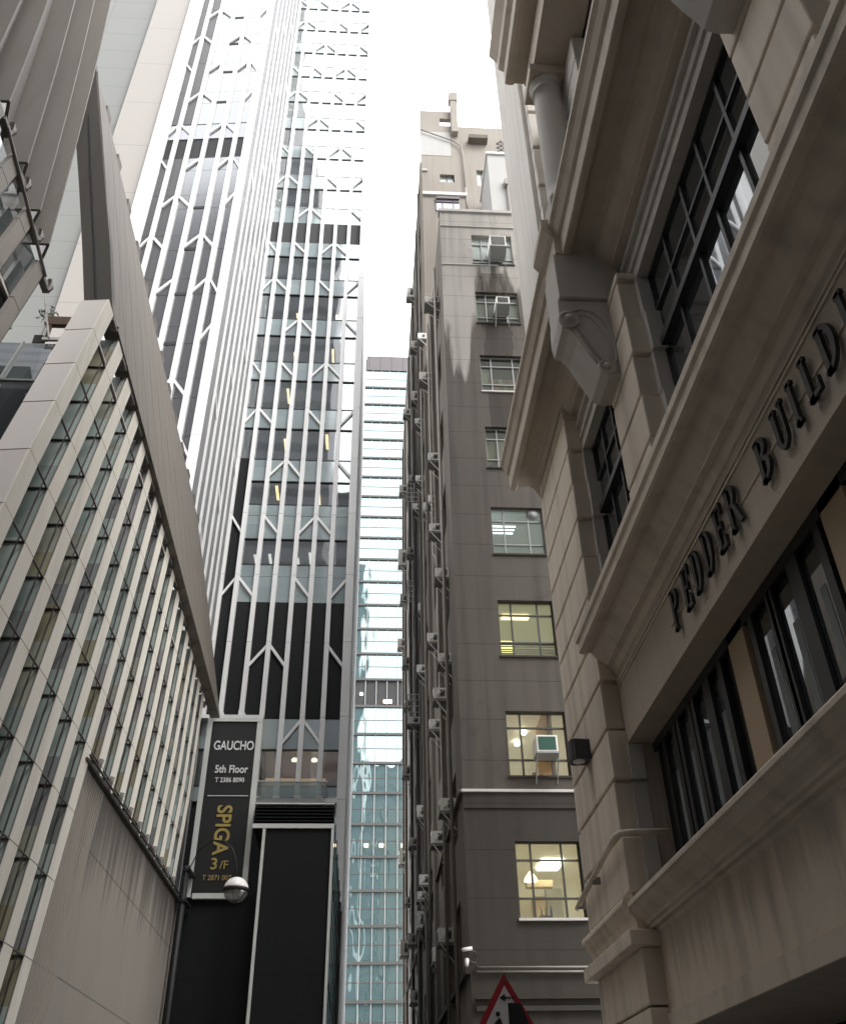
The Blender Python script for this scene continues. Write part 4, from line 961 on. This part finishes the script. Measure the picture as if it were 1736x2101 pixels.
# ------------------------------------------------------------------ finned building on the left
lb = thing('finned_building', 'pale building of leaning vertical fins and teal glass over a grey stone wall', 'building', (-5.5, 18, 0))
V = 5.0
tips = [2.415, 2.605, 2.787, 2.961, 3.131, 3.303, 3.48, 3.667, 3.835, 4.007, 4.182, 4.35, 4.542, 4.721, 4.864, 5.034, 5.202]
mids = [2.17, 2.365, 2.56, 2.752, 2.947, 3.145, 3.338, 3.525, 3.712, 3.895, 4.08, 4.27, 4.455, 4.64, 4.82, 5.0, 5.18]
def ztip(y): return 2.654 - .112 * (y - 2.415)
rows = [1.257 - .24 * 5, 1.257 - .24 * 4, 1.257 - .24 * 3, 1.257 - .24 * 2, 1.257 - .24, 1.257, 1.49, 1.722, 1.973, 2.2, 2.43]
FW = .30
allf = [(m_, t_) for m_, t_ in zip(mids, tips)]
zmid = 1.722
def fin_y(mid, tip, z):      # right edge y in V units at height z
    if z <= zmid: return mid - .207 * (zmid - z)
    return mid + (tip - mid) * (z - zmid) / (ztip(tip) - zmid)
wall_top = 1.203
def X(u, z, x): return (x, u * V, z * V + EYE)
# extend the row of fins towards the camera below the roof tip of the end panel
near = [(mids[0] - .193 * i, None) for i in range(1, 8)]
FW = .39
def fin(mid, tip, zlo, zhi, xf=-5.0, mat=fin_tan):
    zs = sorted(set([zlo] + [r for r in rows if zlo + .03 < r < zhi - .03] + [zhi]))
    m = M()
    fy = lambda z: fin_y(mid, tip, z)
    for a, b in zip(zs[:-1], zs[1:]):
        a2, b2 = a + .0018, b - .0018
        ya, yb = fy(a2) * V, fy(b2) * V; za, zb2 = a2 * V + EYE, b2 * V + EYE
        m.hexa([(xf, ya - FW, za), (xf, ya, za), (xf, yb, zb2), (xf, yb - FW, zb2)], [(xf - .03, ya - FW, za), (xf - .03, ya, za), (xf - .03, yb, zb2), (xf - .03, yb - FW, zb2)])
    m.hexa([(xf - .03, fy(zlo) * V - .3, zlo * V + EYE), (xf - .03, fy(zlo) * V - .26, zlo * V + EYE), (xf - .03, fy(zmid) * V - .26, zmid * V + EYE), (xf - .03, fy(zmid) * V - .3, zmid * V + EYE)],
           [(xf - .05, fy(zlo) * V - .3, zlo * V + EYE), (xf - .05, fy(zlo) * V - .26, zlo * V + EYE), (xf - .05, fy(zmid) * V - .26, zmid * V + EYE), (xf - .05, fy(zmid) * V - .3, zmid * V + EYE)])
    return m.build('fin', mat, lb)
for i, (md, tp) in enumerate(allf):
    zlo = wall_top + .01
    if md - .207 * (zmid - wall_top) < 3.24: zlo = -.3
    fin(md, tp, zlo, ztip(tp))
    # clamp at fin tip and foot
    y = tp * V; z = ztip(tp) * V + EYE
    m = M(); m.box(-5.12, -4.99, y + .02, y + .34, z - .10, z - .02); m.tube([(-5.05, y + .26, z - .1), (-5.0, y + .30, z - .02), (-5.05, y + .3, z + .08)], .045, 5)
    m.box(-5.1, -5.02, y - .02, y + .36, z - .02, z + .03); m.build('fin_clamp', fin_side, lb)
    if zlo > 0:
        yb = fin_y(md, tp, wall_top) * V; zb2 = wall_top * V + EYE
        m = M(); m.box(-5.06, -4.94, yb - .42, yb - .3, zb2 + .02, zb2 + .16); m.tube([(-4.98, yb - .36, zb2 + .1), (-4.94, yb - .36, zb2 + .3)], .05, 6); m.build('fin_clamp', fin_side, lb)
# glass bays: each pane turns to face down the alley, closing the gap behind the next fin; floor plates at every joint
for i in range(1, len(allf)):
    q_ = allf[i]; a = allf[i - 1]
    zlo = wall_top if a[0] - .207 * (zmid - wall_top) > 3.05 else -.3
    yl = lambda z: fin_y(q_[0], q_[1], z) * V - FW - .005
    yr = lambda z: fin_y(a[0], a[1], z) * V + .01
    zz = [zlo] + [r for r in rows if r > zlo + .03 and r < ztip(q_[1]) - .03] + [ztip(q_[1])]
    m = M(); fm = M()
    H_ = lambda z: z * V + EYE
    for p, q in zip(zz[:-1], zz[1:]):
        m.quad((-5.012, yl(p), H_(p)), (-5.48, yl(p), H_(p)), (-5.48, yl(q), H_(q)), (-5.012, yl(q), H_(q)))
    o_ = m.build('window', fin_glass, lb)
    for p, q in zip(zz[:-1], zz[1:]):
        for (xa, xb) in ((-5.122, -5.10),):
            fm.hexa([(xa, yl(p) - .03, H_(p)), (xb, yl(p) - .03, H_(p)), (xb, yl(q) - .03, H_(q)), (xa, yl(q) - .03, H_(q))], [(xa, yl(p) + .002, H_(p)), (xb, yl(p) + .002, H_(p)), (xb, yl(q) + .002, H_(q)), (xa, yl(q) + .002, H_(q))])
        if q < zz[-1]: fm.box(-5.48, -5.02, yl(q) - .035, yl(q), H_(q) - .01, H_(q) + .01)
    fm.build('window_frame', bronze, o_)
    pl = M()
    for n_, q in enumerate(zz[1:-1]):
        pl.box(-5.035, -5.005, yr(q) - .02, yl(q), H_(q) - .008, H_(q) + .008)
    for p, q in zip(zz[:-1], zz[1:]):
        pl.hexa([(-5.03, yl(p) - .012, H_(p)), (-5.01, yl(p) - .012, H_(p)), (-5.01, yl(q) - .012, H_(q)), (-5.03, yl(q) - .012, H_(q))], [(-5.03, yl(p) + .003, H_(p)), (-5.01, yl(p) + .003, H_(p)), (-5.01, yl(q) + .003, H_(q)), (-5.03, yl(q) + .003, H_(q))])
    if len(zz) > 2: pl.build('transom', rail_mat, o_)
    if i in (1, 2, 3, 5, 6, 8, 11):
        q = zz[-2]
        M().box(-5.03, -4.99, yr(q), yl(q) - .05, H_(q) + .02, H_(q) + .055).build('white_rail', fin_pink, o_)
    g2 = M()
    for p, q in zip(zz[:-1], zz[1:]): g2.quad((-5.48, yr(p) - .2, H_(p)), (-5.48, yl(p), H_(p)), (-5.48, yl(q), H_(q)), (-5.48, yr(q) - .2, H_(q)))
    g2.build('back_panel', dark_metal, o_)
# end cladding panel (faces the camera), leaning
ey = lambda z: fin_y(mids[0], tips[0], z) * V - FW
zz = [-.3] + rows[1:] + [ztip(tips[0])]
m = M()
for p, q in zip(zz[:-1], zz[1:]):
    p2, q2 = p + .002, q - .002
    m.hexa([(-5.02, ey(p), p2 * V + EYE), (-5.52, ey(p) + .05, p2 * V + EYE), (-5.52, ey(q) + .05, q2 * V + EYE), (-5.02, ey(q), q2 * V + EYE)],
           [(-5.02, ey(p) + .12, p2 * V + EYE), (-5.52, ey(p) + .17, p2 * V + EYE), (-5.52, ey(q) + .17, q2 * V + EYE), (-5.02, ey(q) + .12, q2 * V + EYE)])
m.build('end_cladding', fin_pink, lb)
# lower stone wall
y0b = lambda z: (3.24 - .207 * (1.25 - z)) * V - .25
zt_ = wall_top * V + EYE
m = M(); m.hexa([(-5.06, y0b(-.3), .1), (-5.06, 26.6, .1), (-5.06, 26.6, zt_), (-5.06, y0b(wall_top), zt_)], [(-5.6, y0b(-.3), .1), (-5.6, 26.6, .1), (-5.6, 26.6, zt_), (-5.6, y0b(wall_top), zt_)])
m.build('stone_wall', paint('ribbed_grey_stone', (.27, .24, .205), .85, .08, .4, bump=.35, fine=60, joint=2.15, jw=.03, streak=.06, drip=(7.6, 3.0, .6)), lb)
m = M()
for i in range(14):   # flutes beside the leaning edge
    m.hexa([(-5.06, y0b(-.3) + .02 + i * .13, .1), (-5.06, y0b(-.3) + .08 + i * .13, .1), (-5.06, y0b(wall_top) + .08 + i * .13, zt_ - .02), (-5.06, y0b(wall_top) + .02 + i * .13, zt_ - .02)],
           [(-5.045, y0b(-.3) + .03 + i * .13, .1), (-5.045, y0b(-.3) + .07 + i * .13, .1), (-5.045, y0b(wall_top) + .07 + i * .13, zt_ - .02), (-5.045, y0b(wall_top) + .03 + i * .13, zt_ - .02)])
m.build('fluting', paint('flute_stone', (.27, .24, .205), .85, .08, .4), lb)
m = M(); m.box(-5.12, -4.96, 15.95, 26.5, zt_ - .0, zt_ + .05); m.tube([(-4.93, 15.95, zt_ + .09), (-4.93, 26.4, zt_ + .09)], .02, 6); m.build('wall_ledge', soffit_dark, lb)
# leaning upper wall: profile (x,z) and stepped roofline
def lean_x(z): return (-5.0 - (z - 14.9) * .21) if z < 16.8 else (-5.4 - (z - 16.8) * .2317)
def lw(y, z, t=0): return (lean_x(z) - t, y, z)
pw = M(); y = 12.0; n = 0; ymax = 27.2
while y < ymax:
    y2 = min(y + 1.22, ymax)
    f1 = (y - 12) / 15.2
    zt1 = 23.4 - 2.4 * f1; zl1 = ztip(y / V) * V + EYE; zl2 = ztip(y2 / V) * V + EYE
    a = [lw(y, zl1), lw(y2 - .02, zl2), lw(y2 - .02, zt1), lw(y, zt1)]
    mid = (zl1 + zt1) / 2
    pw.hexa([lw(y, zl1), lw(y2 - .02, zl2), lw(y2 - .02, mid), lw(y, mid)], [lw(y, zl1, .3), lw(y2 - .02, zl2, .3), lw(y2 - .02, mid, .3), lw(y, mid, .3)])
    pw.hexa([lw(y, mid), lw(y2 - .02, mid), lw(y2 - .02, zt1), lw(y, zt1)], [lw(y, mid, .3), lw(y2 - .02, mid, .3), lw(y2 - .02, zt1, .3), lw(y, zt1, .3)])
    pw.box(lean_x(zt1) - .1, lean_x(zt1) + .05, y + .9, y2 + .06, zt1 - .5, zt1 + .05)
    y = y2
pw.build('leaning_wall', lean_mat, lb)
# dark tapering end of the leaning wall
eo = [(-5.0, 14.87), (-5.4, 16.8), (-6.0, 19.3), (-6.66, 22.1), (-7.07, 23.9)]
ei = [(-5.52, 14.87), (-5.93, 16.7), (-6.4, 18.7), (-6.82, 20.4), (-7.07, 23.9)]
m = M(); m.prism(eo + ei[::-1][1:], 'y', 11.95, 12.25); m.build('wall_end', soffit_dark, lb)
m = M(); m.prism([(-5.26, 14.86), (-5.67, 16.75), (-6.2, 19.1), (-6.7, 21.4), (-6.74, 21.4), (-6.24, 19.1), (-5.71, 16.75), (-5.3, 14.86)], 'y', 11.93, 11.95); m.build('end_seam', slot_black, lb)
# big taupe slats above the nearer bays, on the plane x + .12 z = const
def onp(q):     # (y/x, z/x) ratio seen from the eye -> point on the sloping slat plane
    ty, tz = q; k = .12; c0 = -6.0 - k * 0
    X_ = (-(6.0 - k * 13.2)) / (1 + k * tz * 1) if 0 else None
    # x = -(6 + k*(zr-13.2)), zr = -tz*x ... with tz>0 meaning z = tz*|x|
    ax = (6.0 - k * 13.2) / (1 - k * tz)
    return (-ax, ty * ax, tz * ax + EYE)
sl_ = [((.98, 2.35), (.90, 3.6)), ((1.12, 2.32), (1.03, 3.6)), ((1.25, 2.31), (1.15, 3.6)), ((1.37, 2.31), (1.245, 3.5)), ((1.543, 2.297), (1.36, 3.5)), ((1.684, 2.278), (1.47, 3.6)), ((1.79, 2.26), (1.585, 3.7)), ((1.915, 2.241), (1.66, 3.9))]
for i in range(len(sl_) - 1):
    (a0, b0), (a1, b1) = sl_[i], sl_[i + 1]
    m = M(); nS = 6; ptsA = []; ptsB = []
    for j in range(nS + 1):
        f_ = j / nS; bow = .02 * math.sin(math.pi * f_)
        pa = (a0[0] + (b0[0] - a0[0]) * f_ + bow, a0[1] + (b0[1] - a0[1]) * f_); pc = (a1[0] + (b1[0] - a1[0]) * f_ + bow, a1[1] + (b1[1] - a1[1]) * f_)
        A, B = Vector(onp(pa)), Vector(onp(pc))
        ptsA.append(A + Vector((.10, 0, 0))); ptsB.append(B + Vector((-.38, 0, 0)))
    for j in range(nS):
        A, B, C_, D_ = ptsA[j], ptsB[j], ptsB[j + 1], ptsA[j + 1]
        o = Vector((-.06, 0, 0)); m.hexa([A, B, C_, D_], [A + o, B + o, C_ + o, D_ + o])
        q = Vector((-.62, .0, 0)); t_ = Vector((0, .05, 0)); m.hexa([A - t_, A + q - t_, D_ + q - t_, D_ - t_], [A, A + q, D_ + q, D_])
    m.build('slat', slat_mat, lb)
# recessed nearer facade
tipsB = [(.90, 2.33), (1.06, 2.32), (1.225, 2.31), (1.392, 2.294), (1.547, 2.276), (1.698, 2.244), (1.843, 2.194)]
XB = 6.0
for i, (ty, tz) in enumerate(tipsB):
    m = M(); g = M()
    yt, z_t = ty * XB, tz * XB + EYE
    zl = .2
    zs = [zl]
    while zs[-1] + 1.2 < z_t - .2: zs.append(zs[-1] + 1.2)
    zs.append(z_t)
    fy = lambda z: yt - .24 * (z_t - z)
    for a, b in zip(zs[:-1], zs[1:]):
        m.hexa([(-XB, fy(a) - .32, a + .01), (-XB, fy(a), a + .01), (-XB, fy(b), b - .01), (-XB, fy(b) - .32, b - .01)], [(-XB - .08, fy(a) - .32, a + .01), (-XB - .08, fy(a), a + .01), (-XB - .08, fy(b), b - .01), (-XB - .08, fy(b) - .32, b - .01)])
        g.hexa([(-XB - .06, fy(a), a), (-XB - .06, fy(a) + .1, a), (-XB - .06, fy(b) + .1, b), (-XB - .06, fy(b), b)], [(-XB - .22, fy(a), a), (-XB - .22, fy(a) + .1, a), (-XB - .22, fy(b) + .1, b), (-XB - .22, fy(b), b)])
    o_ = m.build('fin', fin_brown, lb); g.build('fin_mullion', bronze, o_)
    m = M(); m.box(-XB - .1, -XB + .02, yt + .02, yt + .36, z_t - .1, z_t - .02); m.tube([(-XB, yt + .3, z_t - .1), (-XB + .04, yt + .32, z_t + .02), (-XB, yt + .26, z_t + .16)], .05, 5); m.build('fin_clamp', fin_side, lb)
m = M(); m.tube([(-XB + .02, 8.5, 15.25), (-XB + .02, 11.1, 14.75)], .03, 6); m.build('edge_rail', fin_side, lb)
for i in range(len(tipsB)):
    y0_ = (tipsB[i][0]) * XB; y1_ = (tipsB[i + 1][0] * XB) if i < len(tipsB) - 1 else y0_ + .25
    zt2 = tipsB[i][1] * XB + EYE + (.0)
    zs = [.2, zt2 - 4.4, zt2 - 1.55, zt2]
    g = M()
    for a, b in zip(zs[:-1], zs[1:]):
        s_ = lambda y, z: y - .24 * (zt2 - z)
        g.quad((-XB - .2, s_(y0_, a), a), (-XB - .2, s_(y1_, a), a), (-XB - .2, s_(y1_, b), b), (-XB - .2, s_(y0_, b), b))
    o_ = g.build('window', dark_glass, lb)
    tm = M()
    for b in zs[1:-1]: tm.box(-XB - .2, -XB - .14, s_(y0_, b), s_(y1_, b), b - .03, b + .03)
    tm.build('transom', fin_tan, o_)
# framed opening between the recessed facade and the end panel
m = M(); m.box(-6.0, -5.42, 11.66, 11.76, 14.13, 14.33); m.box(-5.93, -5.88, 11.67, 11.72, 13.72, 14.14); m.box(-5.52, -5.47, 11.67, 11.72, 13.72, 14.14); m.build('opening_beam', rust, lb)
m = M(); m.box(-5.95, -5.45, 11.62, 11.67, 13.68, 13.74); m.hexa([(-5.84, 11.62, 13.7), (-5.81, 11.62, 13.7), (-6.18, 11.62, 14.95), (-6.21, 11.62, 14.95)], [(-5.84, 11.65, 13.7), (-5.81, 11.65, 13.7), (-6.18, 11.65, 14.95), (-6.21, 11.65, 14.95)]); m.build('opening_frame', fin_pink, lb)
ye = lambda z: ey((z - EYE) / V) + .35
m = M(); m.quad((-5.50, ye(.2), .2), (-7.6, ye(.2), .2), (-7.6, ye(10.2), 10.2), (-5.50, ye(10.2), 10.2)); m.quad((-5.50, ye(10.2), 10.2), (-7.6, ye(10.2), 10.2), (-7.6, ye(13.68), 13.68), (-5.50, ye(13.68), 13.68)); o_ = m.build('window', dark_glass, lb)
m = M()
for x_ in (-5.62, -6.3):
    for za_, zb_2 in ((.2, 10.2), (10.2, 13.68)): m.hexa([(x_, ye(za_) - .05, za_), (x_ + .04, ye(za_) - .05, za_), (x_ + .04, ye(zb_2) - .05, zb_2), (x_, ye(zb_2) - .05, zb_2)], [(x_, ye(za_), za_), (x_ + .04, ye(za_), za_), (x_ + .04, ye(zb_2), zb_2), (x_, ye(zb_2), zb_2)])
for z_ in (12.4, 10.4, 8.2): m.box(-7.6, -5.52, ye(z_) - .05, ye(z_), z_, z_ + .04)
m.build('window_frame', steel_grey, o_)
# body of the building behind the facades
m = M(); m.hexa([(-5.6, 9.5, 0), (-12, 9.5, 0), (-12, 27, 0), (-5.6, 27, 0)], [(-5.7, 12.5, 13.3), (-12, 12.5, 13.3), (-12, 27, 12.5), (-5.7, 27, 12.5)]); m.build('core', slot_black, lb)
m = M(); m.hexa([(-6.3, -6, 0), (-12, -6, 0), (-12, 8.4, 0), (-6.3, 8.4, 0)], [(-6.35, -6, 14), (-12, -6, 14), (-12, 11.2, 14), (-6.35, 11.2, 14)]); m.build('core', slot_black, lb)
M().hexa([(-7.4, -6, 14), (-14, -6, 14), (-14, 9.5, 14), (-7.4, 9.5, 14)], [(-8.9, -6, 22), (-14, -6, 22), (-14, 8.5, 22), (-8.9, 8.5, 22)]).build('core', soffit_dark, lb)

# small plant behind the framed opening
t = thing('plant', 'small green leafy plant beside the glass edge near the framed opening', 'plant', (-6.1, 11.85, 14.3))
m = M(); rp_ = random.Random(5)
for i in range(70):
    a_, b_, r_ = rp_.random() * 6.28, rp_.random() * 3.14, .05 + .13 * rp_.random()
    c_ = Vector((-6.12 + r_ * math.cos(a_), 11.88 + r_ * .5 * math.sin(a_), 14.62 + r_ * 1.3 * math.cos(b_)))
    u_ = Vector((rp_.random() - .5, rp_.random() - .5, rp_.random() - .3)).normalized() * .05; v_ = u_.cross(Vector((.3, 1, .2))).normalized() * .018
    m.quad(c_ - u_, c_ + v_, c_ + u_, c_ - v_)
m.build('foliage', paint('leaf_green', (.07, .12, .05), .6, .3, 20), t)
m = M(); m.tube([(-6.12, 11.88, 14.0), (-6.1, 11.9, 14.3), (-6.12, 11.88, 14.62)], .008, 5); m.build('stem', rust, t)
M().box(-6.2, -6.04, 11.82, 11.96, 13.8, 14.0).build('pot', soffit_dark, t)

# ------------------------------------------------------------------ unseen blocks added behind the viewer, stepped to shape the glass reflections
t = thing('reflection_block', 'tall dark block added behind the viewer for the glass to mirror', 'building', (-22, -25, 0))
bw = paint('block_wall', (.13, .13, .135), .6, .2, .1, joint=3.8, jw=1.4)
for x0_, x1_, h_ in ((-64, -26, 124), (-26, -16, 185), (-16, -11, 150), (-11, -6, 126)): M().box(x0_, x1_ - .01, -34, -14, 0, h_).build('wing', bw, t)
t = thing('reflection_block', 'lower grey block added behind the viewer on the right for reflections', 'building', (22, -25, 0))
m = M(); m.box(12, 40, -34, -14, 0, 55); m.build('wall', bw, t)
t = thing('reflection_block', 'distant grey block added behind the viewer to close the street in reflections', 'building', (0, -70, 0))
m = M(); m.box(-14, 16, -80, -60, 0, 108); m.build('wall', bw, t)
